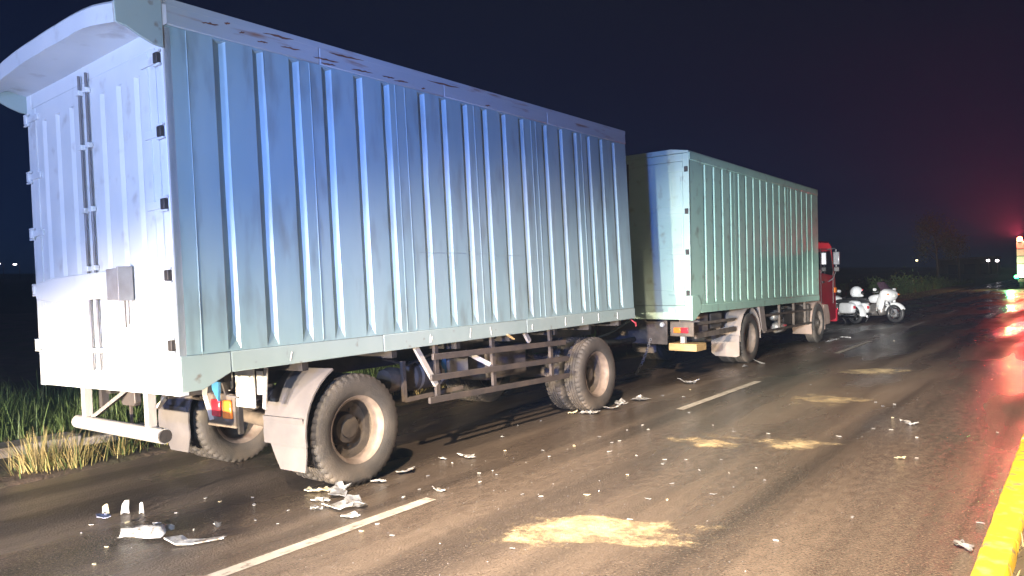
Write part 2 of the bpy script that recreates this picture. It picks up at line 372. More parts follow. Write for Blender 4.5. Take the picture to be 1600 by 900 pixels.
vs = [(x, y, 0.085 + 0.03 * noise.noise((x * 2, y * 3, 0)) + 0.02 * noise.noise((x * 6, y * 7, 2))) for x in mx for y in mys]
fs = [(i * 8 + j, (i + 1) * 8 + j, (i + 1) * 8 + j + 1, i * 8 + j + 1) for i in range(len(mx) - 1) for j in range(7)]
tag(raw('median', vs, fs, 'soil', smooth=True), kind='structure')

# concrete drain edging in the verge
dr = MB()
for i in range(20):
    x = -3 + i * 1.62
    yy = 9.15; zz = hgt(x + .8, yy) + 0.0
    dr.box(x, x + 1.6, yy, yy + 0.42, zz - 0.15, zz + 0.09 + 0.015 * noise.noise((x, 3, 1)))
tag(dr.build('drain_edge', 'concrete', bev=0.012), kind='structure')

# ---------------------------------------------------------------- grass
def blade(vs, fs, x, y, z, h, wd, lean, az, curl=0.35):
    dx, dy = cos(az), sin(az); px, py = -dy * wd / 2, dx * wd / 2; o = len(vs)
    for t, ww in ((0, 1), (0.45, 0.85), (0.8, 0.5)):
        k = lean * h * (t + curl * t * t)
        vs.append((x + dx * k - px * ww, y + dy * k - py * ww, z + h * t * (1 - 0.25 * lean * t))); vs.append((x + dx * k + px * ww, y + dy * k + py * ww, z + h * t * (1 - 0.25 * lean * t)))
    k = lean * h * (1 + curl); vs.append((x + dx * k, y + dy * k, z + h * (1 - 0.35 * lean)))
    fs.extend([(o, o + 1, o + 3, o + 2), (o + 2, o + 3, o + 5, o + 4), (o + 4, o + 5, o + 6)])
vs, fs = [], []
for i in range(42000):
    x = random.uniform(-1, 14) if i % 3 else random.uniform(10, 95)
    y = 9.75 + abs(random.gauss(0, 1)) * (1.6 if x < 14 else 3)
    dens = noise.noise((x * 0.6, y * 0.6, 7)) + 0.5
    if random.random() > dens + 0.25: continue
    h = random.uniform(0.22, 0.66) * (0.7 + 0.6 * dens); wd = random.uniform(0.006, 0.014) * (1 if x < 14 else 2.2)
    blade(vs, fs, x, y, hgt(x, y) - 0.02, h, wd, random.uniform(0.05, 0.7), random.uniform(0, 2 * pi))
tag(raw('verge_grass', vs, fs, 'grass_green'), 'tall green grass growing over the dark verge behind the trailer', 'grass', kind='stuff')
vs, fs = [], []
for i in range(9000):
    x = random.uniform(-1, 60) if i % 2 else random.uniform(-1, 12); y = random.uniform(8.15, 9.9)
    if noise.noise((x * 1.5, y * 1.2, 1)) < 0.02: continue
    blade(vs, fs, x, y, hgt(x, y) - 0.01, random.uniform(0.04, 0.16), random.uniform(0.004, 0.009), random.uniform(0.1, 0.9), random.uniform(0, 2 * pi))
tag(raw('roadside_grass', vs, fs, 'grass_dry'), 'short dry grass scattered along the edge of the asphalt', 'grass', kind='stuff')
def tuft(x, y, n, h, spread, green, label):
    t = thing('grass_tuft', label, 'grass', (x, y, hgt(x, y) - 0.01), group='dry grass tufts at the road edge')
    for nm, mt, k in (('dry_blades', 'grass_dry', int(n * (1 - green))), ('green_blades', 'grass_green', int(n * green))):
        if not k: continue
        vs, fs = [], []
        for i in range(k):
            a = random.uniform(0, 2 * pi); r = abs(random.gauss(0, spread))
            blade(vs, fs, r * cos(a), r * sin(a) * 0.6, -0.02, h * random.uniform(0.45, 1.1), random.uniform(0.004, 0.009), random.uniform(0.1, 0.75), a + random.gauss(0, 0.7))
        tag(raw(nm, vs, fs, mt, t), kind='stuff')
tuft(2.75, 8.35, 420, 0.45, 0.14, 0.15, 'tall straw coloured grass tuft leftmost at the road edge')
tuft(3.05, 8.25, 320, 0.38, 0.15, 0.25, 'bushy straw grass tuft just right of the leftmost tuft')
tuft(3.55, 8.35, 260, 0.34, 0.10, 0.55, 'half green grass tuft standing below the bumper tube')
tuft(4.15, 8.45, 260, 0.30, 0.13, 0.6, 'green and straw tuft below the right end of the bumper tube')
tuft(4.60, 8.35, 160, 0.24, 0.11, 0.2, 'low dry tuft beside the far rear trailer wheel')
vs, fs = [], []
for i in range(2600):
    x = random.uniform(2.5, 16); y = random.uniform(-0.25, 0.36) ** 1
    if noise.noise((x * 2.0, y * 2, 4)) < -0.05: continue
    blade(vs, fs, x, y, 0.08, random.uniform(0.02, 0.10), random.uniform(0.004, 0.008), random.uniform(0.2, 0.9), random.uniform(0, 2 * pi))
tag(raw('median_grass', vs, fs, 'grass_dry'), 'short dry grass on the median beside the yellow kerb', 'grass', kind='stuff')

# ================================================================ WHEELS (shared by trailer and truck)
RW = 0.492
def tyre_mesh():
    half = [(0.288, -0.095), (0.315, -0.118), (0.36, -0.130), (0.41, -0.131), (0.452, -0.124), (0.474, -0.112), (0.488, -0.098), (0.492, -0.072), (0.492, -0.066),
            (0.479, -0.062), (0.479, -0.054), (0.492, -0.050), (0.4925, -0.028), (0.4795, -0.024), (0.4795, -0.016), (0.4925, -0.012)]
    prof = half + [(r, -t) for r, t in half[::-1]]
    def mod(r, t, k):
        if r > 0.47 and abs(t) > 0.065 and k % 3 == 0: return r - 0.016 if r < 0.48 or abs(t) > 0.066 else r - 0.012
        if r > 0.49 and abs(t) < 0.055 and (k + (t > 0)) % 3 == 1: return r - 0.006
        return r
    return MB().lathe(prof, 132, 'y', mod=mod)
def rim_mesh():
    return MB().lathe([(0.288, 0.095), (0.262, 0.085), (0.258, -0.02), (0.262, -0.075), (0.278, -0.096), (0.300, -0.112), (0.300, -0.104), (0.288, -0.094)], 48, 'y')
def hub_mesh(deep):
    m = MB(); d = 0.10 if deep else -0.03
    m.lathe([(0.262, 0.0 if deep else -0.05), (0.245, d - 0.01), (0.20, d + 0.015), (0.15, d + 0.01), (0.135, d - 0.02), (0.125, d - 0.06), (0.085, d - 0.07), (0.08, d - 0.09), (0.0, d - 0.095)], 40, 'y')
    for k in range(8):
        a = 2 * pi * k / 8 + 0.2
        m.lathe([(0.014, 0.0), (0.014, -0.03), (0.0, -0.03)], 6, 'y', (0.172 * cos(a), d + 0.012, 0.172 * sin(a)))
    return m
_w = {}
def wheel(parent, x, y, z, side=1, deep=True, label=None):
    if 't' not in _w:
        _w['t'] = tyre_mesh().build('tyre', 'rubber', smooth=35); _w['r'] = rim_mesh().build('rim', 'rim_paint')
        _w[True] = hub_mesh(True).build('wheel', 'hub_steel'); _w[False] = hub_mesh(False).build('wheel', 'hub_steel')
        for o in _w.values(): C.objects.unlink(o)
    h = bpy.data.objects.new('wheel', _w[deep].data); C.objects.link(h); h.parent = parent; h.location = (x, y, z)
    h.rotation_euler = (0, random.uniform(0, 6.28), 0 if side > 0 else pi)
    if side < 0: h.rotation_euler = (0, 0, pi)
    for k, nm in (('t', 'tyre'), ('r', 'rim')):
        o = bpy.data.objects.new(nm, _w[k].data); C.objects.link(o); o.parent = h
    return h

# ================================================================ CARGO BOX SIDE (pressed panels)
def pressed(x0, x1, z0, z1, ribs, zg0, zg1, w_=0.052, d=0.046, yo=0.0, dent=None, endh=0.12, skew=0.016):
    m = MB(); cur = x0
    lv = [zg0, zg0 + endh] + [zg0 + endh + (zg1 - 0.012 - zg0 - endh) * i / 10 for i in range(1, 11)] + [zg1]
    Y = yo
    for rx in ribs:
        a, b = rx - w_, rx + w_
        m.add([(cur, Y, z0), (a, Y, z0), (a, Y, z1), (cur, Y, z1)], [(0, 1, 2, 3)])
        m.add([(a, Y, z0), (b, Y, z0), (b, Y, zg0), (a, Y, zg0)], [(0, 1, 2, 3)])
        m.add([(a, Y, zg1), (b, Y, zg1), (b, Y, z1), (a, Y, z1)], [(0, 1, 2, 3)])
        off = lambda z: dent(rx, z) if dent else (0, 0, 0, 0)
        A = []; Cc = []; B = []
        for i, z in enumerate(lv):
            da, dc, db, dd = off(z)
            A.append((a + da, Y, z)); B.append((b + db, Y, z))
            Cc.append((rx + dc + skew, Y + (d if 0 < i < len(lv) - 1 else 0) * (1 - dd), z))
        m.add([A[0], B[0], Cc[1]], [(0, 1, 2)]); m.add([A[0], Cc[1], A[1]], [(0, 1, 2)]); m.add([B[0], B[1], Cc[1]], [(0, 1, 2)])
        for i in range(1, len(lv) - 2):
            m.add([A[i], Cc[i], Cc[i + 1], A[i + 1]], [(0, 1, 2, 3)]); m.add([Cc[i], B[i], B[i + 1], Cc[i + 1]], [(0, 1, 2, 3)])
        i = len(lv) - 2
        m.add([A[i], Cc[i], A[i + 1]], [(0, 1, 2)]); m.add([Cc[i], B[i], B[i + 1]], [(0, 1, 2)]); m.add([A[i + 1], Cc[i], B[i + 1]], [(0, 1, 2)])
        cur = b
    m.add([(cur, Y, z0), (x1, Y, z0), (x1, Y, z1), (cur, Y, z1)], [(0, 1, 2, 3)])
    yb = d + 0.012                                             # inner sheet and edges
    m.add([(x0, Y, z0), (x1, Y, z0), (x1, Y, z1), (x0, Y, z1), (x0, yb, z0), (x1, yb, z0), (x1, yb, z1), (x0, yb, z1)],
          [(4, 7, 6, 5), (0, 4, 5, 1), (3, 2, 6, 7), (0, 3, 7, 4), (1, 5, 6, 2)])
    return m

# ================================================================ THE TRAILER
TX, TY, TYAW, TROLL, TPIT = 2.5516, 4.9957, 0.014, -0.0164, -0.0039
L, W, ZB, ZT = 6.719, 2.455, 1.147, 3.839
T = thing('cargo_trailer', 'pale blue-grey boxy cargo trailer with vertical grooves, nearest the camera', 'trailer', (TX, TY, 0), (TROLL, TPIT, TYAW))
def gz(x, y): return -(-TPIT * x + TROLL * y)                  # local height of the road under a point
RIBS = [0.429, 0.761, 1.094, 1.424, 1.77, 2.099, 2.571, 2.88, 3.211, 3.534, 3.866, 4.209, 4.685, 5.026, 5.358, 5.694, 6.014, 6.352]
def dent(rx, z):
    if abs(rx - 2.099) < 0.01:
        k = math.exp(-((z - 3.22) / 0.13) ** 2); s = max(0, (z - 3.2)) * 0.0
        return (-0.075 * k, -0.02 * k + s, 0.015 * k, 0.55 * k)
    if abs(rx - 1.77) < 0.01:
        k = math.exp(-((z - 3.22) / 0.06) ** 2); return (0, 0.012 * k, 0.022 * k, 0.1 * k)
    q = 0.007 * noise.noise((rx * 3.1, z * 1.3, 2)); p = 0.005 * noise.noise((rx * 5.7, z * 2.2, 8))   # beaten, no longer straight
    return (q + p, q, q - p, 0.25 * abs(noise.noise((rx * 4, z * 1.1, 5))))
SEAMS = [0.002, 0.17, 1.245, 2.22, 2.345, 3.365, 4.40, 4.50, 5.52, L]
for i, (a, b) in enumerate(zip(SEAMS[:-1], SEAMS[1:])):
    rb = [r for r in RIBS if a < r < b]
    if rb: pressed(a + 0.0025, b - 0.0025, ZB + 0.155, ZT - 0.19, rb, ZB + 0.165, ZT - 0.205, yo=-0.002 * (i % 2), dent=dent).build('side_panel', 'trailer_paint', T, smooth=25)
    else: box('side_panel', 'trailer_paint', T, a + 0.0025, b - 0.0025, -0.002 * (i % 2), 0.07, ZB + 0.155, ZT - 0.19)
    if i: MB().tube([(a, -0.003, ZB + 0.17), (a + 0.002, -0.004, 2.5), (a, -0.003, ZT - 0.2)], 0.004, 6).build('seam', 'trailer_paint', T)
m = MB()
for a, b in ((0.39, 1.9), (1.906, 4.1), (4.106, L)): m.box(a, b, -0.012, 0.045, ZB, ZB + 0.153)
lr = m.build('lower_rail', 'trailer_rail_paint', T, bev=0.006)
MB().prism([(0.0, ZB - 0.10), (0.16, ZB - 0.10), (0.385, ZB - 0.0), (0.385, ZB + 0.153), (0.0, ZB + 0.153)], -0.014, 0.03, 'y').build('corner_valance', 'trailer_rail_paint', T, bev=0.005)
m = MB()
for a, b in ((0.0, 1.35), (1.355, 2.9), (2.905, 4.75), (4.755, L)): m.box(a, b, -0.010, 0.05, ZT - 0.188, ZT - 0.004)
tr_ = m.build('top_rail', 'trailer_top_paint', T, bev=0.008)
for x, wd, z in ((0.50, 0.05, ZT - 0.06), (0.95, 0.3, ZT - 0.05), (1.65, 0.4, ZT - 0.06), (2.9, 0.5, ZT - 0.06), (0.36, 0.14, ZT - 0.10), (0.62, 0.05, ZT - 0.10), (0.80, 0.10, ZT - 0.13), (1.06, 0.20, ZT - 0.12), (1.42, 0.28, ZT - 0.135), (1.44, 0.16, ZT - 0.17), (1.82, 0.26, ZT - 0.15), (2.14, 0.16, ZT - 0.14), (2.3, 0.2, ZT - 0.15), (2.6, 0.06, ZT - 0.16), (3.6, 0.1, ZT - 0.16)):
    vs = []; nn = 9                                            # ragged rust cracks along the top rail
    for i in range(nn):
        t = i / (nn - 1); th = 0.015 * sin(pi * t) ** 0.6 * random.uniform(0.5, 1.2) + 0.001
        xx = x - wd / 2 + wd * t; zz = z + 0.012 * (t - 0.5) + random.uniform(-0.004, 0.004)
        vs += [(xx, -0.0135, zz - th * 0.5), (xx, -0.0135, zz + th * 0.5)]
    raw('rust_patch', vs, [(2 * i, 2 * i + 2, 2 * i + 3, 2 * i + 1) for i in range(nn - 1)], 'rust_streak', tr_)
# small dings and scratches on the lower rail
for x in (0.9, 2.5, 2.52, 3.1, 3.45, 4.2, 4.9, 5.3, 5.7, 6.2):
    MB().tube([(x, -0.014, ZB + 0.03), (x + random.uniform(-.02, .02), -0.015, ZB + random.uniform(.07, .13))], 0.003, 5).build('scratch', 'white_plate', lr)
for x0, x1, z in ((2.42, 3.15, 2.005), (3.27, 3.47, 2.0), (3.60, 4.15, 1.985), (4.28, 4.62, 1.98)):
    MB().tube([(x0 + (x1 - x0) * k / 8, -0.0035, z + 0.05 + 0.012 * noise.noise((x0 + k, 0, 0))) for k in range(9)], [0.001] + [0.0022] * 7 + [0.001], 5).build('scrape', 'trailer_rail_paint', T)
# roof, arched across
def arch(y): return ZT + 0.075 * (1 - abs(2 * y / W - 1) ** 2.6)
m = MB(); NY = 12
for k, (x, dz) in enumerate(((0.0, 0), (L, 0))):
    pass
ysr = [-0.012 + (W + 0.024) * i / NY for i in range(NY + 1)]
vs = [(x, y, arch(min(max(y, 0), W)) - dz) for x, dz in ((0.0, 0), (L, 0), (L, 0.05), (0.0, 0.05)) for y in ysr]
k = NY + 1
fs = [(r * k + i, ((r + 1) % 4) * k + i, ((r + 1) % 4) * k + i + 1, r * k + i + 1) for r in range(4) for i in range(NY)] + [(0, k, 2 * k, 3 * k), (NY, k + NY, 2 * k + NY, 3 * k + NY)]
m.add(vs, fs); m.build('roof', 'trailer_top_paint', T)
# hood over the rear doors
def lip(y):
    e = abs(2 * y / W - 1); return 3.812 - 0.095 * e ** 3.5
NH = 16; vs = []; yh = [-0.012 + (W + 0.024) * i / NH for i in range(NH + 1)]
for y in yh:
    yc = min(max(y, 0), W); lz = lip(yc); s = 0.006 * noise.noise((y * 4, 0, 0))
    vs += [(0.03, y, arch(yc) + 0.002), (-0.15, y, (arch(yc) + lz) / 2 + 0.015), (-0.325 + s, y, lz), (-0.34 + s, y, lz - 0.02), (-0.335 + s, y, lz - 0.145 + 0.012 * noise.noise((y * 3, 2, 0))),
           (-0.315 + s, y, lz - 0.145 + 0.012 * noise.noise((y * 3, 2, 0))), (-0.16, y, 3.645 + 0.02 * sin(y * 3)), (0.0, y, 3.632), (0.03, y, 3.66)]
k = 9
fs = [(i * k + j, (i + 1) * k + j, (i + 1) * k + (j + 1) % k, i * k + (j + 1) % k) for i in range(NH) for j in range(k)] + [tuple(range(k)), tuple(NH * k + j for j in range(k))]
hood = MB().add(vs, fs).build('hood', 'door_paint', T, smooth=35)
for y0 in (-0.016, W - 0.006):
    MB().prism([(-0.003, ZT - 0.006), (-0.12, 3.80), (-0.33, 3.722), (-0.325, 3.58), (-0.25, 3.565), (-0.15, 3.515), (-0.07, 3.485), (-0.003, 3.478)], y0, y0 + 0.022, 'y').build('hood_cheek', 'trailer_rail_paint', hood, bev=0.004)
# far side, front, floor, rear frame
box('far_side_panel', 'trailer_paint', T, 0.0, L, W - 0.05, W, ZB, ZT - 0.004)
box('front_panel', 'trailer_paint', T, L - 0.045, L - 0.003, 0.06, W - 0.055, ZB + 0.002, ZT - 0.006)
box('floor', 'black_steel', T, 0.02, L - 0.02, 0.06, W - 0.06, ZB - 0.002, ZB + 0.06)
fr = MB(); fr.box(-0.012, 0.06, 0.0, 0.095, 1.02, 3.64); fr.box(-0.012, 0.06, W - 0.095, W, 1.02, 3.64); fr.box(-0.010, 0.06, 0.096, W - 0.096, 3.505, 3.638)
fr.box(-0.008, 0.06, 0.096, W - 0.096, 1.022, 1.10)
fr.build('rear_frame', 'door_paint', T, bev=0.006)
for side, (y0, y1) in ((0, (0.10, 1.222)), (1, (1.228, W - 0.10))):
    n_r = 3; sp = (y1 - y0) / (n_r + 1)
    pm = pressed(0, y1 - y0, 1.105, 3.50, [sp * (i + 1) for i in range(n_r)], 1.25, 3.36, 0.045, 0.016, 0, endh=0.06, skew=0)
    pm.v = [(-0.014 + v[1], y0 + v[0], v[2]) for v in pm.v]   # turn the sheet to face the rear
    dr_ = pm.build('door', 'door_paint', T, smooth=0)
    ye = y0 + 0.10 if side == 0 else y1 - 0.10
    MB().box(-0.022, -0.0145, ye - 0.004, ye + 0.004, 1.11, 3.49).build('door_fold', 'door_paint', dr_)
    for z in (3.411, 2.893, 2.382, 1.877, 1.382):
        yh_ = 0.045 if side == 0 else W - 0.03; sg = 1 if side == 0 else -1
        h = MB().box(-0.045, -0.006, yh_ - 0.028, yh_ + 0.028, z - 0.038, z + 0.038).build('hinge', 'black_steel' if side == 0 else 'door_paint', dr_, bev=0.006)
        ya, yb_ = sorted((yh_ + sg * 0.029, yh_ + sg * 0.24))
        st = MB().box(-0.03, -0.0148, ya, yb_, z - 0.028, z + 0.028)
        st.box(-0.04, -0.02, yh_ - 0.045, yh_ + 0.045, z + 0.040, z + 0.055); st.box(-0.04, -0.02, yh_ - 0.045, yh_ + 0.045, z - 0.055, z - 0.040)
        st.build('hinge_strap', 'door_paint', dr_, bev=0.003)
    yr = 1.165 if side == 0 else 1.295
    rd = MB().tube([(-0.036, yr, 1.18), (-0.036, yr, 3.56)], 0.011, 10).build('lock_rod', 'rod_steel', dr_)
    for z in (3.42, 2.98, 2.47, 2.0, 1.34): MB().box(-0.056, -0.016, yr - 0.028, yr + 0.03, z - 0.02, z + 0.02).build('rod_guide', 'door_paint', dr_, bev=0.005)
lb = MB().prism([(2.20, 1.79), (2.20, 1.92), (1.85, 1.955), (0.765, 1.955), (0.765, 1.748), (1.85, 1.748)], -0.105, -0.08, 'x').build('locking_bar', 'door_paint', T, bev=0.006)
MB().box(-0.079, -0.016, 2.0, 2.15, 1.80, 1.90).box(-0.079, -0.016, 0.85, 0.95, 1.80, 1.90).build('bar_bracket', 'door_paint', lb)
MB().box(-0.135, -0.02, 0.575, 0.762, 1.73, 1.965).box(-0.14, -0.03, 0.56, 0.58, 1.72, 1.975).build('lock_box', 'box_steel', lb, bev=0.004)
MB().tube([(-0.06, 0.64, 1.73), (-0.06, 0.64, 1.52)], 0.006, 6).tube([(-0.06, 0.58, 1.72), (-0.06, 0.585, 1.54)], 0.005, 6).build('lock_pin', 'grey_steel', lb)
# rear bumper tube with hangers
bp = MB().tube([(0.10, 1.98, 0.70), (0.10, 0.47, 0.685)], 0.058, 16).build('bumper_tube', 'light_steel', T)
MB().tube([(0.10, 0.47, 0.685), (0.10, 0.452, 0.685)], 0.05, 14).build('bumper_end', 'black_steel', bp)
for y in (1.80, 0.68): MB().box(0.07, 0.14, y - 0.03, y + 0.03, 0.72, 1.022).build('bumper_hanger', 'light_steel', T, bev=0.004)
MB().bar((0.12, 1.72, 0.75), (0.35, 1.40, 1.03), 0.06, 0.03).build('bumper_brace', 'grey_steel', T)
MB().bar((0.35, 2.05, 0.78), (0.35, 2.05, 1.05), 0.06).build('bumper_brace', 'grey_steel', T)
pb = MB().prism([(1.36, 1.02), (1.60, 1.02), (1.61, 0.86), (1.58, 0.83), (1.38, 0.83), (1.35, 0.86)], 0.3, 0.36, 'x').build('plate_box', 'grey_steel', T, bev=0.008)
MB().bar((0.33, 1.49, 0.83), (0.33, 1.49, 0.64), 0.02).build('plate_stem', 'grey_steel', pb)
# stub pieces under the corner
MB().bar((0.28, 0.62, 1.05), (0.22, 0.80, 0.86), 0.05, 0.015).build('corner_bracket', 'white_plate', T)
MB().bar((0.42, 0.42, 1.06), (0.45, 0.50, 0.95), 0.035, 0.015).build('corner_bracket', 'light_steel', T)
MB().bar((0.5, 0.33, 1.08), (0.52, 0.30, 0.94), 0.02).bar((0.52, 0.30, 0.94), (0.56, 0.20, 0.92), 0.015).build('hose_hook', 'grey_steel', T)
MB().prism([(0.58, 1.04), (0.72, 1.0), (0.60, 0.86)], 0.62, 0.64, 'x').build('blue_gusset', 'blue_paint', T)
# tail lamps and the white reflector plates
tl = MB().box(0.80, 0.84, 0.66, 1.10, 0.60, 0.89).build('lamp_panel', 'dusty_steel', T, bev=0.01)
MB().prism([(0.86, 0.69), (0.99, 0.69), (1.0, 0.84), (0.85, 0.84)], 0.775, 0.802, 'x').build('tail_lamp', 'red_lens', tl, bev=0.012)
MB().prism([(0.68, 0.68), (0.82, 0.68), (0.81, 0.84), (0.69, 0.84)], 0.775, 0.802, 'x').build('indicator_lamp', 'orange_lens', tl, bev=0.012)
MB().bar((0.78, 1.10, 0.90), (0.78, 0.99, 0.66), 0.035, 0.012).build('lamp_guard', 'white_plate', tl)
MB().box(0.80, 0.815, 0.36, 0.63, 0.79, 1.12).build('reflector_plate', 'white_plate', T, bev=0.003)
MB().prism([(0.67, 0.95), (0.71, 0.92), (0.84, 0.95), (0.85, 1.06), (0.80, 1.10), (0.67, 1.09)], 0.79, 0.805, 'x').build('reflector_plate', 'white_plate', T)
MB().box(0.83, 0.845, 0.29, 0.36, 0.90, 1.09).build('reflector_plate', 'white_plate', T)
MB().bar((0.85, 0.25, 1.12), (0.85, 0.30, 0.78), 0.045, 0.012).build('plate_strut', 'light_steel', T)
MB().box(0.82, 0.86, 0.63, 0.66, 0.55, 1.12).build('lamp_post', 'black_steel', T)
# chassis
for y in (0.72, 1.73):
    MB().box(0.25, L - 0.1, y - 0.035, y + 0.035, 0.93, 1.144).build('chassis_rail', 'black_steel', T, bev=0.006)
cm = MB()
for x in (0.4, 1.1, 2.1, 3.0, 3.9, 4.8, 5.6, 6.4): cm.box(x - 0.03, x + 0.03, 0.07, W - 0.07, 1.07, 1.14)
cm.build('cross_members', 'black_steel', T)
def axle_set(P, ax, gzf, flapmat=None, springs=True, z_c=RW, W_=W):
    for y, sd in ((0.163, 1), (0.475, -1), (W_ - 0.163, -1), (W_ - 0.475, 1)):
        wheel(P, ax, y, z_c + gzf(ax, y), sd, deep=True)
    MB().tube([(ax, 0.5, z_c), (ax, W_ * 0.4, z_c - 0.01), (ax, W_ / 2, z_c), (ax, W_ * 0.6, z_c - 0.01), (ax, W_ - 0.5, z_c + 0.02)], [0.06, 0.07, 0.1, 0.07, 0.06], 12).build('axle', 'dusty_steel', P)
    for y in (0.74, W_ - 0.74):
        s = MB()
        for k in range(6):
            hl = 0.62 - 0.085 * k
            s.tube([(ax - hl, y, z_c + 0.20 - 0.016 * k + 0.10), (ax - hl / 2, y, z_c + 0.155 - 0.016 * k + 0.02), (ax, y, z_c + 0.13 - 0.014 * k), (ax + hl / 2, y, z_c + 0.155 - 0.016 * k + 0.02), (ax + hl, y, z_c + 0.20 - 0.016 * k + 0.10)], 0.016, 6)
        s.build('leaf_spring', 'dusty_steel', P)
axle_set(T, 1.613, gz); axle_set(T, 5.705, gz)
# rear mudguard and flap on the near side (and its twin on the far side)
for y0, y1 in ((0.015, 0.60), (W - 0.60, W - 0.015)):
    m = MB(); n_ = 8; vs = []
    for i in range(n_ + 1):
        a = radians(188 - 70 * i / n_)
        for r in (0.575, 0.59):
            for y in (y0, y1): vs.append((1.613 + r * cos(a), y, 0.53 + r * sin(a) * 1.02))
    fs = []
    for i in range(n_):
        o = i * 4; p = o + 4
        fs += [(o, p, p + 1, o + 1), (o + 2, o + 3, p + 3, p + 2), (o, o + 2, p + 2, p), (o + 1, p + 1, p + 3, o + 3)]
    fs += [(0, 1, 3, 2), (n_ * 4, n_ * 4 + 2, n_ * 4 + 3, n_ * 4 + 1)]
    m.add(vs, fs).build('mudguard', 'flap_canvas', T, smooth=50)
    vs = []
    for i in range(7):
        t = i / 6
        for y in (y0 + 0.03 + 0.0 * t, y1 - 0.22 * t ** 2.2):
            for dx in (0, 0.012): vs.append((1.02 + dx + 0.03 * sin(t * 3), y, 0.68 - 0.44 * t))
    fs = [(i * 4 + a, i * 4 + b, i * 4 + 4 + b, i * 4 + 4 + a) for i in range(6) for a, b in ((0, 2), (2, 3), (3, 1), (1, 0))] + [(0, 1, 3, 2), (24, 26, 27, 25)]
    MB().add(vs, fs).build('mud_flap', 'flap_canvas', T, smooth=50)
# side guard: three rails, posts and stays
for z, x0, x1 in ((1.005, 2.60, 4.98), (0.80, 2.56, 5.02), (0.585, 2.52, 5.02)):
    MB().bar((x0, 0.06, z + 0.02), (x1, 0.06, z - 0.045), 0.03, 0.062).build('guard_rail', 'grey_steel', T, bev=0.004)
for x in (2.68, 3.58, 4.70): MB().bar((x, 0.095, 1.145), (x, 0.095, 0.55 if x > 2.7 else 0.60), 0.05, 0.035, (0, 1, 0)).build('guard_post', 'grey_steel', T)
for a, b in (((2.40, 0.09, 1.14), (2.66, 0.09, 0.74)), ((3.36, 0.3, 1.0), (3.56, 0.12, 0.84)), ((4.2, 0.1, 1.14), (4.28, 0.1, 1.03))):
    MB().bar(a, b, 0.035, 0.05).build('guard_stay', 'light_steel', T)
# underside boxes and tanks
tk = MB().lathe([(0, -0.28), (0.10, -0.27), (0.15, -0.22), (0.15, 0.22), (0.10, 0.27), (0, 0.28)], 20, 'x', (2.95, 0.55, 0.80)).build('air_tank', 'dusty_steel', T)
MB().lathe([(0.156, -0.02), (0.156, 0.02)], 20, 'x', (2.80, 0.55, 0.80)).build('tank_strap', 'light_steel', tk)
MB().lathe([(0.156, -0.02), (0.156, 0.02)], 20, 'x', (3.1, 0.55, 0.80)).build('tank_strap', 'light_steel', tk)
MB().lathe([(0, -0.10), (0.11, -0.09), (0.125, -0.02), (0.125, 0.02), (0.11, 0.09), (0, 0.10)], 18, 'x', (2.36, 0.42, 0.82)).build('brake_chamber', 'dusty_steel', T)
MB().bar((2.42, 0.30, 1.0), (2.42, 0.30, 0.60), 0.04).bar((2.42, 0.30, 0.61), (3.3, 0.32, 0.62), 0.04).build('tank_carrier', 'dusty_steel', T)
vb = MB().box(3.12, 3.55, 0.42, 0.75, 0.74, 0.93).build('valve_box', 'light_steel', T, bev=0.02)
MB().box(3.10, 3.16, 0.40, 0.42, 0.72, 0.95).build('valve_cover', 'blue_paint', vb)
MB().box(3.95, 4.75, 0.50, 0.95, 0.60, 0.98).build('spare_carrier', 'dusty_steel', T, bev=0.03)
MB().lathe([(0, -0.12), (0.36, -0.12), (0.44, -0.08), (0.46, 0), (0.44, 0.08), (0.36, 0.12), (0, 0.12)], 28, 'z', (4.55, 1.24, 0.72)).build('spare_wheel', 'rubber', T)
MB().lathe([(0, -0.05), (0.5, -0.05), (0.52, 0), (0.5, 0.05), (0, 0.05)], 28, 'z', (5.705, W / 2, 0.98)).build('turntable', 'dusty_steel', T)
MB().box(5.1, 6.35, 0.66, 0.76, 0.80, 0.93).box(5.1, 6.35, W - 0.76, W - 0.66, 0.80, 0.93).build('bogie_frame', 'black_steel', T)
MB().tube([(6.2, 0.75, 0.80), (8.35, 1.20, 0.66)], 0.05, 10).tube([(6.2, W - 0.75, 0.80), (8.35, 1.26, 0.66)], 0.05, 10).tube([(8.3, 1.23, 0.66), (8.95, 1.23, 0.66)], 0.045, 10).build('drawbar', 'black_steel', T)
MB().tube([(6.66, 0.03, ZB - 0.01), (6.70, -0.01, ZB - 0.06), (6.76, 0.0, ZB - 0.10), (6.80, 0.03, ZB - 0.06), (6.82, 0.04, ZB - 0.12)], 0.009, 6).build('red_tie', 'red_cloth', T)
MB().bar((3.72, -0.012, ZB + 0.01), (3.83, -0.02, ZB - 0.05), 0.03, 0.012).build('torn_strip', 'wood', T)
for pts in ([(2.2, 0.35, 1.05), (2.5, 0.33, 0.95), (2.9, 0.34, 1.03), (3.4, 0.36, 0.93), (4.0, 0.34, 1.04)], [(6.6, 1.0, 1.05), (7.2, 1.05, 0.8), (7.9, 1.1, 0.85), (8.6, 1.1, 1.0)], [(6.6, 1.15, 1.05), (7.2, 1.3, 0.72), (8.0, 1.2, 0.82), (8.7, 1.2, 1.0)]):
    MB().tube(pts, 0.014, 7).build('air_hose', 'black_steel', T)

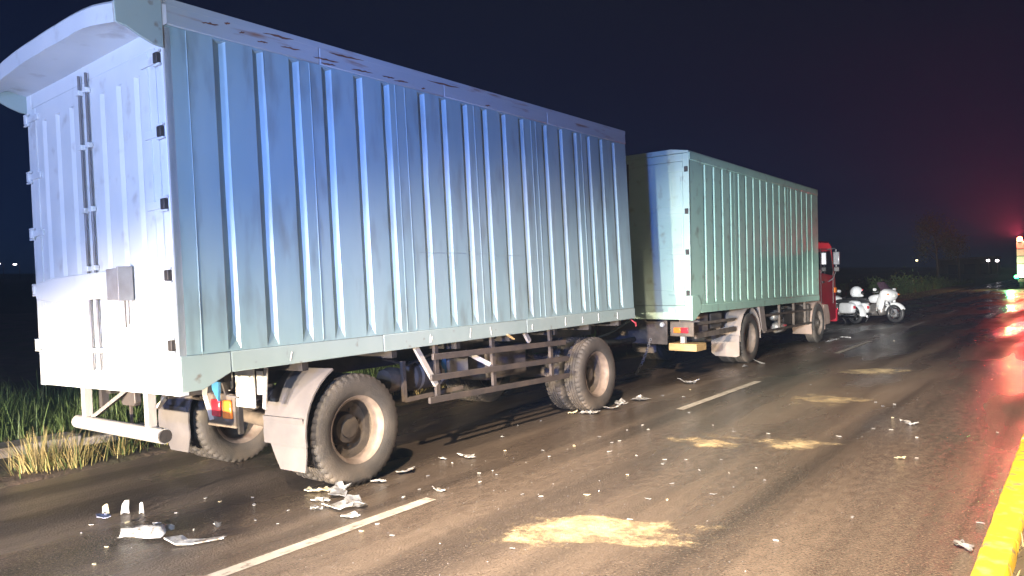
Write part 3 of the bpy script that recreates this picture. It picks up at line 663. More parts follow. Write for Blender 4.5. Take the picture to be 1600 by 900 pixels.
# ================================================================ THE TRUCK
KX, KY, KROLL, KPIT = 11.4097, 5.2369, 0.0172, 0.0097
L2, W2, ZB2, ZT2 = 7.40, 2.40, 1.126, 3.86
K = thing('box_truck', 'green box truck with a red cab pulling the trailer', 'truck', (KX, KY, 0), (KROLL, KPIT, 0))
def gk(x, y): return -(-sin(KPIT) * x + sin(KROLL) * y)
R2 = [0.605 + 0.391 * i for i in range(17)]
sm = [0.002, 1.98, 3.55, 5.12, L2]
for i, (a, b) in enumerate(zip(sm[:-1], sm[1:])):
    pressed(a + 0.002, b - 0.002, ZB2 + 0.14, ZT2 - 0.15, [r for r in R2 if a < r < b], ZB2 + 0.15, ZT2 - 0.16, 0.050, 0.045, -0.0015 * (i % 2)).build('side_panel', 'truck_paint', K, smooth=25)
lr2 = MB().box(0.36, L2, -0.012, 0.045, ZB2, ZB2 + 0.138).build('lower_rail', 'truck_paint', K, bev=0.006)
MB().prism([(0.0, ZB2 - 0.115), (0.10, ZB2 - 0.115), (0.34, ZB2 + 0.01), (0.355, ZB2 + 0.138), (0.34, ZB2 + 0.22), (0.24, ZB2 + 0.30), (0.0, ZB2 + 0.30)], -0.016, 0.03, 'y').build('corner_valance', 'truck_paint', K, bev=0.005)
MB().box(0.0, L2, -0.012, 0.05, ZT2 - 0.148, ZT2 - 0.002).build('top_rail', 'truck_paint', K, bev=0.008)
MB().prism([(-0.012, ZT2), (0.3, ZT2 + 0.05), (W2 - 0.3, ZT2 + 0.05), (W2 + 0.012, ZT2), (W2 + 0.012, ZT2 - 0.03), (-0.012, ZT2 - 0.03)], -0.05, L2, 'x').build('roof', 'truck_door_paint', K, bev=0.006)
box('far_side_panel', 'truck_paint', K, 0, L2, W2 - 0.05, W2, ZB2, ZT2 - 0.032)
box('front_panel', 'truck_paint', K, L2 - 0.05, L2 - 0.004, 0.055, W2 - 0.055, ZB2 + 0.002, ZT2 - 0.034)
box('floor', 'black_steel', K, 0.02, L2 - 0.02, 0.06, W2 - 0.06, ZB2 - 0.003, ZB2 + 0.06)
f2 = MB(); f2.box(-0.012, 0.05, 0.0, 0.115, 1.018, ZT2 - 0.032); f2.box(-0.012, 0.05, W2 - 0.115, W2, 1.018, ZT2 - 0.032)
f2.box(-0.010, 0.05, 0.116, W2 - 0.116, 3.70, ZT2 - 0.034); f2.box(-0.010, 0.05, 0.116, W2 - 0.116, 1.02, 1.26)
f2.build('rear_frame', 'truck_door_paint', K, bev=0.006)
for side, (y0, y1) in ((0, (0.12, 1.198)), (1, (1.202, W2 - 0.12))):
    d = MB().box(-0.006, 0.03, y0, y1, 1.265, 3.695).build('door', 'truck_door_paint', K, bev=0.004)
    for z0, z1 in ((1.52, 2.05), (2.24, 2.74), (2.94, 3.44)):
        ya, yb_ = (y0 + 0.03, y0 + 0.19) if side == 0 else (y1 - 0.19, y1 - 0.03)
        MB().box(-0.016, -0.0065, ya, yb_, z0, z1).build('door_panel', 'truck_door_paint', d, bev=0.004)
        ya, yb_ = (y0 + 0.20, y1 - 0.06) if side == 0 else (y0 + 0.06, y1 - 0.20)
        MB().box(-0.014, -0.0065, ya, yb_, z0, z1).build('door_panel', 'truck_door_paint', d, bev=0.004)
    for z in (3.555, 2.848, 2.16, 1.472):
        yh_ = 0.045 if side == 0 else W2 - 0.045; sg = 1 if side == 0 else -1
        MB().box(-0.04, -0.0125, yh_ - 0.03, yh_ + 0.03, z - 0.045, z + 0.045).build('hinge', 'black_steel', d, bev=0.006)
        ya, yb_ = sorted((yh_ + sg * 0.032, yh_ + sg * 0.36))
        MB().box(-0.03, -0.0165, ya, yb_, z - 0.03, z + 0.03).build('hinge_strap', 'truck_door_paint', d, bev=0.003)
    MB().tube([(-0.05, 1.13 if side == 0 else 1.27, 1.2), (-0.05, 1.13 if side == 0 else 1.27, 3.75)], 0.016, 8).build('lock_rod', 'grey_steel', d)
# rear lamps, wooden bumper board, cross panel, chain
tp = MB().box(0.05, 0.09, -0.005, 0.43, 0.73, 0.985).build('lamp_panel', 'dusty_steel', K, bev=0.02)
MB().box(0.025, 0.052, 0.085, 0.215, 0.79, 0.885).build('tail_lamp', 'red_lens', tp, bev=0.008)
MB().box(0.025, 0.052, 0.22, 0.35, 0.79, 0.885).build('indicator_lamp', 'orange_lens', tp, bev=0.008)
MB().lathe([(0, -0.02), (0.035, -0.015), (0.045, 0.0), (0.045, 0.02), (0, 0.02)], 18, 'x', (0.07, 0.585, 0.925)).build('reversing_lamp', 'clear_lens', K)
MB().box(0.09, 0.13, 0.50, W2 - 0.5, 0.58, 1.0).build('cross_panel', 'dusty_steel', K, bev=0.01)
tp2 = MB().box(0.05, 0.09, W2 - 0.43, W2 + 0.005, 0.73, 0.985).build('lamp_panel', 'dusty_steel', K, bev=0.02)
MB().box(0.025, 0.052, W2 - 0.215, W2 - 0.085, 0.79, 0.885).build('tail_lamp', 'red_lens', tp2, bev=0.008)
MB().box(-0.02, 0.38, -0.085, 0.42, 0.493, 0.617).build('bumper_board', 'wood', K, bev=0.006)
MB().box(-0.02, 0.38, W2 - 0.42, W2 + 0.085, 0.493, 0.617).build('bumper_board', 'wood', K, bev=0.006)
MB().bar((0.1, 0.2, 0.62), (0.1, 0.2, 0.73), 0.08).build('board_hanger', 'light_steel', K)
ch = MB()
for i in range(16):
    t = i / 15; c = Vector((0.05 - 0.35 * t, 0.80 + 0.10 * t, 0.66 - 0.56 * t - 0.05 * sin(pi * t)))
    ch.lathe([(0.022 + 0.006 * cos(a), 0.006 * sin(a)) for a in [k * pi / 3 for k in range(7)]], 10, 'y' if i % 2 else 'x', c)
ch.build('chain', 'light_steel', K)
for y in (0.72, 1.68):
    MB().box(0.1, 8.9, y - 0.035, y + 0.035, 0.86, 1.123).build('chassis_rail', 'black_steel', K, bev=0.006)
axle_set(K, 2.82, gk, W_=W2)
for y, sd in ((0.165, 1), (W2 - 0.165, -1)): wheel(K, 7.54, y, RW + gk(7.54, y), sd, deep=False)
MB().tube([(7.54, 0.3, 0.46), (7.54, W2 - 0.3, 0.48)], 0.06, 10).build('axle', 'dusty_steel', K)
for y0, y1 in ((0.04, 0.60), (W2 - 0.6, W2 - 0.04)):
    MB().prism([(y0, 0.60), (y1, 0.60), (y1, 0.26), (y1 - 0.08, 0.20), (y0 + 0.06, 0.19), (y0, 0.22)], 2.20, 2.215, 'x').build('mud_flap', 'flap_pale', K)
    vs = []; n_ = 10
    for i in range(n_ + 1):
        a = radians(188 - 196 * i / n_)
        for r in (0.56, 0.575):
            for y in (y0 + 0.0, y1): vs.append((2.82 + r * cos(a), y, 0.56 + r * sin(a)))
    fs = []
    for i in range(n_):
        o = i * 4; p = o + 4; fs += [(o, p, p + 1, o + 1), (o + 2, o + 3, p + 3, p + 2), (o, o + 2, p + 2, p), (o + 1, p + 1, p + 3, o + 3)]
    MB().add(vs, fs).build('mudguard', 'flap_pale', K, smooth=50)
MB().bar((0.35, 0.10, 0.72), (2.15, 0.10, 0.74), 0.04, 0.09).bar((0.35, 0.10, 0.93), (2.15, 0.10, 0.93), 0.03, 0.05).build('side_guard', 'dusty_steel', K)
MB().box(0.75, 1.15, 0.2, 0.6, 0.74, 1.10).build('tool_box', 'fender_tan', K, bev=0.03)
MB().box(1.35, 1.9, 0.25, 0.6, 0.78, 1.08).build('tool_box', 'dusty_steel', K, bev=0.03)
MB().prism([(3.35, 1.12), (3.62, 1.12), (3.78, 0.60), (3.66, 0.56), (3.5, 0.64)], 0.05, 0.5, 'y').build('guard_plate', 'flap_pale', K)
MB().bar((3.7, 0.08, 0.585), (7.0, 0.08, 0.60), 0.04, 0.05).bar((3.7, 0.08, 0.92), (7.0, 0.08, 0.92), 0.04, 0.045).build('side_guard', 'dusty_steel', K)
for x in (4.75, 5.75, 6.6): MB().bar((x, 0.11, 1.125), (x, 0.11, 0.58), 0.05).build('guard_post', 'dusty_steel', K)
for x, z, r in ((4.66, 0.60, 0.115), (4.5, 0.86, 0.09)):
    MB().lathe([(0, -0.3), (r * 0.7, -0.28), (r, -0.23), (r, 0.23), (r * 0.7, 0.28), (0, 0.3)], 20, 'x', (x + 0.3, 0.20, z)).build('air_tank', 'light_steel', K)
MB().box(5.15, 5.7, 0.14, 0.6, 0.62, 0.98).build('battery_box', 'grey_steel', K, bev=0.02)
MB().lathe([(0, -0.45), (0.2, -0.44), (0.24, -0.40), (0.24, 0.40), (0.2, 0.44), (0, 0.45)], 24, 'x', (6.35, 0.36, 0.80)).build('fuel_tank', 'dusty_steel', K)
MB().box(6.85, 7.05, 0.1, 0.45, 0.55, 1.05).build('step_box', 'dusty_steel', K, bev=0.03)
MB().tube([(3.6, 1.2, 0.75), (6.8, 1.2, 0.85)], 0.06, 10).build('drive_shaft', 'dusty_steel', K)
# cab
side_poly = [(7.50, 0.98), (7.50, 2.50), (7.62, 2.62), (8.75, 2.64), (8.98, 2.55), (9.22, 1.95), (9.34, 1.62), (9.38, 0.95), (9.36, 0.55), (8.62, 0.55), (8.52, 0.80), (8.30, 0.98)]
cb = MB().prism(side_poly, 0.10, W2 - 0.10, 'y').build('cab', 'cab_red', K, bev=0.05)
MB().prism([(8.0, 1.80), (8.0, 2.36), (8.80, 2.38), (9.02, 1.86), (8.98, 1.74)], 0.088, 0.0965, 'y').build('side_window', 'cab_glass', cb)
MB().prism([(7.6, 1.90), (7.6, 2.32), (7.9, 2.34), (7.9, 1.88)], 0.088, 0.0965, 'y').build('side_window', 'cab_glass', cb)
dd = MB()
for a, b in (((7.95, 1.0), (7.95, 2.42)), ((7.95, 2.42), (8.84, 2.44)), ((8.84, 2.44), (9.08, 1.85)), ((9.08, 1.85), (9.06, 1.0))): dd.bar((a[0], 0.096, a[1]), (b[0], 0.096, b[1]), 0.01, 0.014)
dd.build('door_seam', 'bike_black', cb)
MB().box(8.02, 8.20, 0.07, 0.097, 1.55, 1.60).build('door_handle', 'bike_black', cb, bev=0.006)
MB().prism([(0.25, 1.68), (W2 - 0.25, 1.68), (W2 - 0.30, 2.40), (0.30, 2.40)], 0, 0.012, 'x').build('windscreen', 'cab_glass', cb, loc=(9.375, 0, 0), rot=(0, radians(-22), 0)).location = (9.96, 0, 0.36)
MB().box(9.30, 9.48, 0.08, W2 - 0.08, 0.50, 0.86).build('front_bumper', 'cab_red', cb, bev=0.04)
MB().box(9.36, 9.40, 0.5, W2 - 0.5, 1.0, 1.35).build('grille', 'bike_black', cb, bev=0.01)
MB().box(9.38, 9.50, 0.15, 0.42, 0.58, 0.76).build('headlamp', 'clear_lens', cb, bev=0.02)
MB().box(9.18, 9.36, 0.082, 0.10, 1.28, 1.42).build('side_repeater', 'orange_lens', cb, bev=0.01)
vs = []; n_ = 12
for i in range(n_ + 1):
    a = radians(200 - 215 * i / n_)
    for r in (0.56, 0.60):
        for y in (0.06, 0.52): vs.append((7.54 + r * cos(a), y, 0.52 + r * sin(a)))
fs = []
for i in range(n_):
    o = i * 4; p = o + 4; fs += [(o, p, p + 1, o + 1), (o + 2, o + 3, p + 3, p + 2), (o, o + 2, p + 2, p), (o + 1, p + 1, p + 3, o + 3)]
MB().add(vs, fs).build('front_mudguard', 'fender_tan', K, smooth=50)
MB().prism([(8.06, 0.60), (8.06, 1.0), (8.45, 1.0), (8.62, 0.70), (8.62, 0.48), (8.2, 0.48)], 0.07, 0.45, 'y').build('cab_step', 'fender_tan', K, bev=0.02)
mr_ = MB().tube([(8.55, 0.10, 2.42), (8.72, -0.02, 2.45), (8.78, -0.06, 2.42), (8.78, -0.06, 1.85), (8.70, 0.0, 1.66), (8.60, 0.09, 1.58)], 0.013, 8).build('mirror_arm', 'mirror_grey', K)
MB().box(8.75, 8.81, -0.15, 0.01, 2.02, 2.36).build('mirror', 'mirror_grey', mr_, bev=0.02)
MB().box(8.75, 8.80, -0.14, 0.0, 1.84, 1.97).build('mirror', 'bike_black', mr_, bev=0.02)

# ================================================================ MOTORCYCLES
def torus(b, R, r, n=36, k=10, c=(0, 0, 0)):
    b.lathe([(R + r * cos(2 * pi * j / k), r * sin(2 * pi * j / k)) for j in range(k + 1)], n, 'y', c); return b
def motorcycle(label, loc, rz, lean):
    B = thing('motorcycle', label, 'motorcycle', loc, (lean, 0, rz), 'white touring motorcycles ahead of the truck')
    r = 0.315
    for x, s in ((0.80, 0), (-0.76, 1)):
        h = MB().lathe([(0.0, -0.07), (0.05, -0.07), (0.05, 0.07), (0, 0.07)], 16, 'y', (x, 0, r)).build('wheel', 'bike_engine', B)
        torus(MB(), r - 0.062, 0.062, c=(x, 0, r)).build('tyre', 'bike_black', h)
        rm = MB().lathe([(0.205, -0.045), (0.215, -0.05), (0.215, 0.05), (0.205, 0.045), (0.205, -0.045)], 32, 'y', (x, 0, r))
        for k in range(7):
            a = 2 * pi * k / 7; rm.bar((x + 0.045 * cos(a), 0, r + 0.045 * sin(a)), (x + 0.208 * cos(a), 0, r + 0.208 * sin(a)), 0.03, 0.02, (0, 1, 0))
        rm.build('rim', 'chrome', h)
        dk = MB().lathe([(0.07, 0.075), (0.145, 0.075), (0.145, 0.08), (0.07, 0.08), (0.07, 0.075)], 28, 'y', (x, 0, r)); dk.lathe([(0.07, -0.075), (0.145, -0.075), (0.145, -0.08), (0.07, -0.08), (0.07, -0.075)], 28, 'y', (x, 0, r))
        dk.build('brake_disc', 'chrome', h)
    def fender(x, a0, a1, rr, wd):
        vs = []; n_ = 14
        for i in range(n_ + 1):
            a = radians(a0 + (a1 - a0) * i / n_)
            for y, dr2 in ((-wd, -0.05), (-wd * 0.85, 0.005), (-wd * 0.4, 0.03), (wd * 0.4, 0.03), (wd * 0.85, 0.005), (wd, -0.05)): vs.append((x + (rr + dr2) * cos(a), y, r + (rr + dr2) * sin(a)))
        fs = [(i * 6 + j, (i + 1) * 6 + j, (i + 1) * 6 + j + 1, i * 6 + j + 1) for i in range(n_) for j in range(5)]
        return MB().add(vs, fs)
    fender(0.80, 25, 165, 0.335, 0.085).build('front_fender', 'bike_white', B)
    fender(-0.76, 35, 190, 0.345, 0.12).build('rear_fender', 'bike_white', B)
    for y in (-0.09, 0.09): MB().tube([(0.80, y, r), (0.50, y, 0.95)], 0.026, 10).build('fork', 'chrome', B)
    MB().ell((0.16, 0, 0.80), (0.33, 0.17, 0.15), (0.8, 0.8), rot=(0, radians(-6), 0)).build('fuel_tank', 'bike_white', B)
    MB().ell((-0.33, 0, 0.74), (0.36, 0.18, 0.08), (0.6, 0.7)).build('seat', 'bike_black', B)
    MB().ell((-0.62, 0, 0.66), (0.34, 0.14, 0.12), (0.7, 0.8)).build('tail', 'bike_white', B)
    MB().ell((0.12, 0, 0.42), (0.34, 0.19, 0.20), (0.6, 0.6)).box(-0.18, 0.02, -0.20, 0.20, 0.36, 0.58).box(0.1, 0.3, -0.24, 0.24, 0.40, 0.52).build('engine', 'bike_engine', B, bev=0.02)
    fa = MB().ell((0.56, 0, 0.92), (0.22, 0.33, 0.20), (0.75, 0.8), rot=(0, radians(25), 0)).build('fairing', 'bike_white', B)
    for s in (-1, 1):
        MB().ell((0.44, s * 0.25, 0.66), (0.16, 0.05, 0.24), (0.7, 0.8), rot=(0, radians(15), s * 0.25)).build('side_fairing', 'bike_white', fa)
        MB().ell((0.72, s * 0.27, 0.94), (0.05, 0.045, 0.025)).build('indicator', 'orange_lens', fa)
        mi = MB().ell((0.42, s * 0.50, 1.10), (0.03, 0.08, 0.05), (0.7, 0.7)).build('mirror', 'bike_white', B)
        MB().tube([(0.48, s * 0.28, 1.0), (0.44, s * 0.46, 1.08)], 0.009, 6).build('mirror_stem', 'bike_black', mi)
        MB().tube([(0.46, s * 0.06, 0.99), (0.40, s * 0.26, 1.03), (0.28, s * 0.40, 1.0)], 0.015, 8).build('handlebar', 'chrome', B)
        MB().tube([(0.32, s * 0.365, 1.012), (0.27, s * 0.41, 0.998)], 0.022, 8).build('grip', 'bike_black', B)
        pn = MB().ell((-0.70, s * 0.30, 0.52), (0.30, 0.12, 0.18), (0.45, 0.5)).build('pannier', 'bike_white', B)
        MB().ell((-1.0, s * 0.30, 0.55), (0.02, 0.05, 0.05), (0.5, 0.5)).build('tail_lamp', 'red_lens', pn)
        MB().tube([(0.1, s * 0.2, 0.30), (-0.4, s * 0.24, 0.24), (-1.0, s * 0.26, 0.25)], [0.03, 0.045, 0.05], 10).build('exhaust', 'chrome', B)
        MB().tube([(0.36, s * 0.12, 0.62), (0.42, s * 0.36, 0.55), (0.40, s * 0.38, 0.40), (0.30, s * 0.14, 0.26)], 0.017, 8).build('crash_bar', 'chrome', B)
    MB().ell((0.74, 0, 0.90), (0.07, 0.11, 0.08)).build('headlight', 'clear_lens', fa)
    vs = []
    for i in range(7):
        t = i / 6
        for j in range(9):
            q = -1 + j / 4; hw = 0.29 * (1 - 0.35 * t * t)
            vs.append((0.66 - 0.26 * t - 0.13 * q * q, q * hw, 1.03 + 0.34 * t * (1 - 0.12 * q * q)))
    MB().add(vs, [(i * 9 + j, i * 9 + j + 1, i * 9 + 10 + j, i * 9 + 9 + j) for i in range(6) for j in range(8)]).build('windshield', 'bike_screen', B)
    MB().tube([vs[54 + j] for j in range(9)], 0.010, 6).build('windshield_rim', 'chrome', B)
    MB().box(-1.02, -0.62, -0.22, 0.22, 0.80, 0.86).build('rack', 'bike_black', B, bev=0.01)
    MB().tube([(0, -0.15, 0.28), (-0.08, -0.30, 0.01)], 0.014, 8).build('kickstand', 'bike_black', B)
    return B
mA = motorcycle('white motorcycle with a helmet on it, half hidden by the red cab', (26.55, 6.78, 0.0), radians(60), 0.05)
mB = motorcycle('white motorcycle with a dark windshield, rightmost of the two', (26.9, 5.72, 0.0), radians(-114), -0.04)
hm = thing('helmet', 'round white helmet resting on the motorcycle beside the cab', 'helmet', (26.20, 6.06, 0.855), (0, 0, radians(-60)))
MB().ell((0, 0, 0.19), (0.20, 0.175, 0.205), (1, 1), 28, 18, cut=-0.15).build('shell', 'bike_white', hm)
MB().ell((0.06, 0, 0.18), (0.155, 0.16, 0.09), (0.8, 0.9)).build('visor', 'cab_glass', hm)
MB().ell((0.10, 0, 0.075), (0.11, 0.13, 0.05), (0.8, 0.8)).build('chin_guard', 'bike_white', hm)

# ================================================================ DEBRIS ON THE ROAD
def shard(name, x, y, sz, seed, m, label, cat='debris', group=None, el=1.6, curl=0.3, thick=0.004, lift=0.002, tilt=0.0):
    rd = random.Random(seed); rings = 1 if sz < 0.07 else 4; n_ = rd.randint(5, 7) if rings == 1 else 14; az = rd.uniform(0, pi)
    prof = [rd.uniform(0.55, 1.1) for _ in range(n_)]
    if rings > 1: prof = [p * (1 if k % 3 else 0.8) for k, p in enumerate(prof)]
    fa, fb = rd.uniform(0, pi), rd.uniform(-0.2, 0.2); ox = rd.uniform(0, 90)
    v = [(0, 0)]
    for q in range(1, rings + 1):
        for k in range(n_):
            a = 2 * pi * k / n_; t = q / rings; p = t * (prof[k] * t + 0.8 * (1 - t))
            v.append((sz * el / 2 * cos(a) * p, sz / 2 * sin(a) * p))
    def Z(px, py):
        u = (px * cos(fa) + py * sin(fa)) / sz - fb
        z = curl * 0.45 * sz * abs(u) ** 1.4 + tilt * 0.5 * (py + sz / 2)
        if rings > 1: z += sz * 0.16 * abs(noise.noise((px / sz * 2.2 + ox, py / sz * 2.2, ox))) + sz * 0.10 * noise.noise((px / sz * 5 + ox, py / sz * 5, 3))
        return z
    v = [(a, b, Z(a, b)) for a, b in v]; k = len(v); mz = min(q[2] for q in v); v = [(a, b, c - mz) for a, b, c in v]; v += [(a, b, c + thick) for a, b, c in v]
    fs = []
    for i in range(n_):
        j = (i + 1) % n_; fs += [(0, 1 + j, 1 + i), (k, k + 1 + i, k + 1 + j)]
        for q in range(rings - 1):
            A, B2, Cx, D = 1 + q * n_ + i, 1 + q * n_ + j, 1 + (q + 1) * n_ + j, 1 + (q + 1) * n_ + i
            fs += [(A, B2, Cx, D), (k + D, k + Cx, k + B2, k + A)]
        e = 1 + (rings - 1) * n_; fs.append((e + i, e + j, k + e + j, k + e + i))
    o = MB().add(v, fs).build(name, m, smooth=28, loc=(x, y, lift), rot=(0, 0, az))
    return tag(o, label, cat, group)
G1 = 'broken pieces strewn on the road'
# crumpled lens cover and bent sheet at the lower left
lc = MB(); vs = []
for i in range(11):
    a = radians(-10 + 200 * i / 10)
    for j in range(7):
        t = j / 6; rr = 0.075 * (1 + 0.15 * sin(5 * t + i)) ; vs.append((-0.16 + 0.32 * t + 0.02 * sin(i), rr * cos(a), 0.02 + rr * 0.75 * max(0, sin(a)) + 0.01 * random.random()))
lc.add(vs, [(i * 7 + j, (i + 1) * 7 + j, (i + 1) * 7 + j + 1, i * 7 + j + 1) for i in range(10) for j in range(6)])
lo = lc.build('lens_cover', 'shard_clear', loc=(2.42, 5.36, 0.0), rot=(0, 0, radians(-52)))
lo.modifiers.new('thickness', 'SOLIDIFY').thickness = 0.005
tag(lo, 'rounded grey plastic cover lying nearest the bottom left, below the trailer doors', 'debris', G1)
ls = MB().prism([(-0.20, 0.0), (-0.10, 0.10), (-0.03, 0.0), (0.20, 0.03), (0.19, -0.01), (-0.02, -0.06), (-0.12, -0.03)], 0.0, 0.008, 'z')
ls.v = [(a, b, c + 0.01 + 0.35 * max(0, -a) ** 1.3 * (b > -0.02)) for a, b, c in ls.v]
tag(ls.build('bent_sheet', 'shard_white', loc=(2.56, 4.93, 0.002), rot=(0, 0, radians(-38))), 'bent L-shaped pale sheet beside the left end of the near lane dash', 'debris', G1)
def standing(name, x, y, w_, h_, m, label, seed, rz):
    rd = random.Random(seed)
    p = [(-w_ / 2, 0), (-w_ * 0.1, 0.012), (w_ / 2, 0), (w_ * 0.42, h_ * 0.35), (w_ / 2 * rd.uniform(.5, 1), h_ * rd.uniform(.8, 1)), (0, h_), (-w_ / 2 * rd.uniform(.6, 1), h_ * rd.uniform(.7, 1))]
    b = MB().prism(p, -0.003, 0.004, 'y'); b.v = [(a, q + 0.25 * c * c / h_ * 0.4, c) for a, q, c in b.v]
    return tag(b.build(name, m, loc=(x, y, 0.001), rot=(radians(rd.uniform(-48, -28)), 0, rz)), label, 'debris', G1)
standing('plastic_strip', 2.52, 6.26, 0.05, 0.085, 'shard_yellow', 'narrow cream strip standing on edge below the left trailer door', 1, radians(-25))
standing('plastic_strip', 2.60, 6.10, 0.065, 0.115, 'shard_white', 'brightest white upright shard, middle of the three below the trailer doors', 2, radians(-25))
standing('plastic_strip', 2.68, 5.99, 0.035, 0.10, 'shard_white', 'thin white upright shard, right of the three below the trailer doors', 3, radians(-25))
shard('plastic_sheet', 2.46, 6.15, 0.13, 11, 'shard_blue', 'flat bluish sheet lying under the upright shards at left', group=G1, el=1.8, curl=0.2)
shard('plastic_flake', 2.60, 5.56, 0.08, 12, 'shard_white', 'pale flake just behind the rounded grey cover', group=G1, curl=0.9, tilt=0.3)
shard('plastic_flake', 2.85, 5.15, 0.08, 13, 'shard_white', 'pale flake just behind the bent L-shaped sheet', group=G1, curl=0.9, tilt=0.4)
pile = [(3.80, 5.28, 0.13, 'shard_yellow', 'cream curled fragment leftmost in the pile behind the near wheel'), (3.86, 5.20, 0.10, 'shard_yellow', 'small cream fragment leaning in the pile behind the near wheel'),
        (3.86, 5.00, 0.19, 'shard_clear', 'wide greyish clear fragment against the foot of the near wheel'), (3.65, 4.96, 0.13, 'shard_white', 'pinkish white fragment at the front left of the pile'),
        (3.50, 4.80, 0.10, 'shard_clear', 'small grey fragment below the pile near the wheel'), (3.60, 4.68, 0.20, 'shard_white', 'large crumpled white sheet in the pile beside the lane dash'),
        (3.70, 4.58, 0.20, 'shard_clear', 'large clear crumpled fragment rightmost in the pile'), (3.52, 4.43, 0.12, 'shard_white', 'pointed white fragment touching the lane dash')]
for i, (x, y, s, m, lab) in enumerate(pile): shard('broken_panel', x, y, s, 30 + i, m, lab, group=G1, el=1.5, curl=0.9, tilt=0.25 + 0.1 * (i % 3), thick=0.008)
big = [(5.23, 5.10, 0.10, 'shard_white', 'white curl left of the largest white lump beyond the near wheel'), (5.40, 4.92, 0.17, 'shard_white', 'largest white lump on the road beyond the near wheel'),
       (4.66, 5.03, 0.17, 'shard_white', 'white crumpled piece right beside the foot of the near wheel'), (4.38, 4.33, 0.10, 'shard_white', 'white curl past the right end of the near lane dash'),
       (4.30, 4.99, 0.13, 'shard_white', 'white flat flake under the rim of the near wheel'), (11.03, 5.13, 0.28, 'shard_white', 'V-shaped white sheet on the road behind the truck'),
       (9.23, 5.03, 0.28, 'shard_white', 'long white sheet farthest right at the trailer front wheel'), (8.83, 5.12, 0.22, 'shard_white', 'white sheet beside the trailer front wheel, second from the right'),
       (8.42, 5.03, 0.20, 'shard_white', 'white flake at the foot of the trailer front wheel'), (8.00, 5.14, 0.24, 'shard_white', 'thin white strip in front of the foot of the trailer front wheel'),
       (7.95, 5.36, 0.13, 'shard_yellow', 'bright cream flake behind the trailer front wheel'), (14.05, 5.03, 0.2, 'shard_white', 'white flake just past the truck rear wheel'),
       (13.5, 5.12, 0.15, 'shard_clear', 'grey flake at the foot of the truck rear wheel'), (19.8, 5.15, 0.25, 'shard_white', 'white flake by the truck front wheel, left of the far dash'),
       (19.0, 5.08, 0.2, 'shard_clear', 'grey flake at the foot of the truck front wheel'), (20.4, 5.05, 0.22, 'shard_white', 'white flake below the red cab corner'),
       (9.16, 1.66, 0.11, 'shard_white', 'white lump in the middle of the empty right lane'), (8.98, 1.56, 0.13, 'shard_white', 'larger white lump farthest right in the empty lane'),
       (7.31, 1.37, 0.09, 'shard_yellow', 'single cream lump nearest the yellow kerb'), (5.15, 0.64, 0.14, 'shard_clear', 'pale streaky flake beside the yellow kerb')]
for i, (x, y, s, m, lab) in enumerate(big): shard('plastic_flake', x, y, s, 60 + i, m, lab, group=G1, el=1.5, curl=0.7, tilt=0.15 + 0.12 * (i % 3))
BITS = [(4.67,3.67),(4.70,3.50),(4.92,3.21),(5.06,3.18),(5.56,2.77),(5.07,2.74),(5.12,2.60),(5.44,2.36),(4.56,2.62),(3.66,2.98),(6.11,3.13),(6.29,3.51),(6.67,4.01),(6.87,4.29),(6.35,5.25),(6.02,4.44),(5.00,4.42),(5.13,4.37),(6.34,4.27),(5.83,4.79),(6.27,3.19),(6.52,2.74),(6.07,2.76),(5.62,3.23),(6.30,3.82),(5.84,4.23),(8.64,4.03),(9.78,4.64),(9.77,4.97),(10.44,4.84),(7.31,4.18),(7.65,4.17),(7.44,3.98),(6.78,3.98),(8.01,3.45),(7.79,3.11),(7.84,2.75),(6.36,3.02),(5.70,2.30),(6.38,2.36),(7.32,5.41),(6.03,2.16),(11.63,3.39),(9.34,1.82),(8.03,2.08),(10.10,2.08),(10.36,2.21),(10.30,1.98),(8.61,1.87),(8.62,1.70),(8.33,1.41),(7.41,1.26),(5.40,1.33),(5.71,0.61),(4.68,1.62),(8.94,0.77),(19.72,3.75),(5.16,4.91),(4.69,4.78),(4.33,4.52),(4.10,4.47),(6.96,5.50),(5.04,4.25),(4.78,4.22),(3.52,4.13),(3.41,3.85),(3.35,4.10),(3.36,5.00),(3.12,4.78),(2.51,5.85),(2.20,5.90),(2.32,6.04),(2.70,5.21),(2.17,5.40),(1.98,5.12),(2.84,5.75),(3.19,5.94),(3.20,5.73),(3.42,5.59),(3.31,5.39),(3.08,5.01)]
for i, (x, y) in enumerate(BITS):
    s = random.uniform(0.015, 0.036) * (1 + 0.05 * max(0, x - 5))
    shard('plastic_chip', x, y, s, 200 + i, random.choice(['shard_white', 'shard_clear', 'shard_clear', 'shard_clear', 'shard_white', 'shard_yellow']), 'tiny pale chip among the many scattered on the road', 'debris', 'tiny pale chips scattered on the road', el=1.8, curl=0.35, tilt=random.uniform(0, 0.35), thick=0.004)
vs, fs = [], []
for i in range(420):
    x = random.uniform(2.2, 11); y = random.gauss(3.6, 1.2)
    if not 0.7 < y < 7.5: continue
    s = random.uniform(0.002, 0.006); a = random.uniform(0, 6.28); o = len(vs)
    for k in range(3): vs.append((x + s * cos(a + 2.1 * k), y + s * sin(a + 2.1 * k), 0.003))
    vs.append((x, y, 0.003 + s * 0.9)); fs += [(o, o + 1, o + 3), (o + 1, o + 2, o + 3), (o + 2, o, o + 3)]
tag(raw('glass_grit', vs, fs, 'shard_clear'), 'fine glass grit glinting over the wet asphalt', 'grit', kind='stuff')

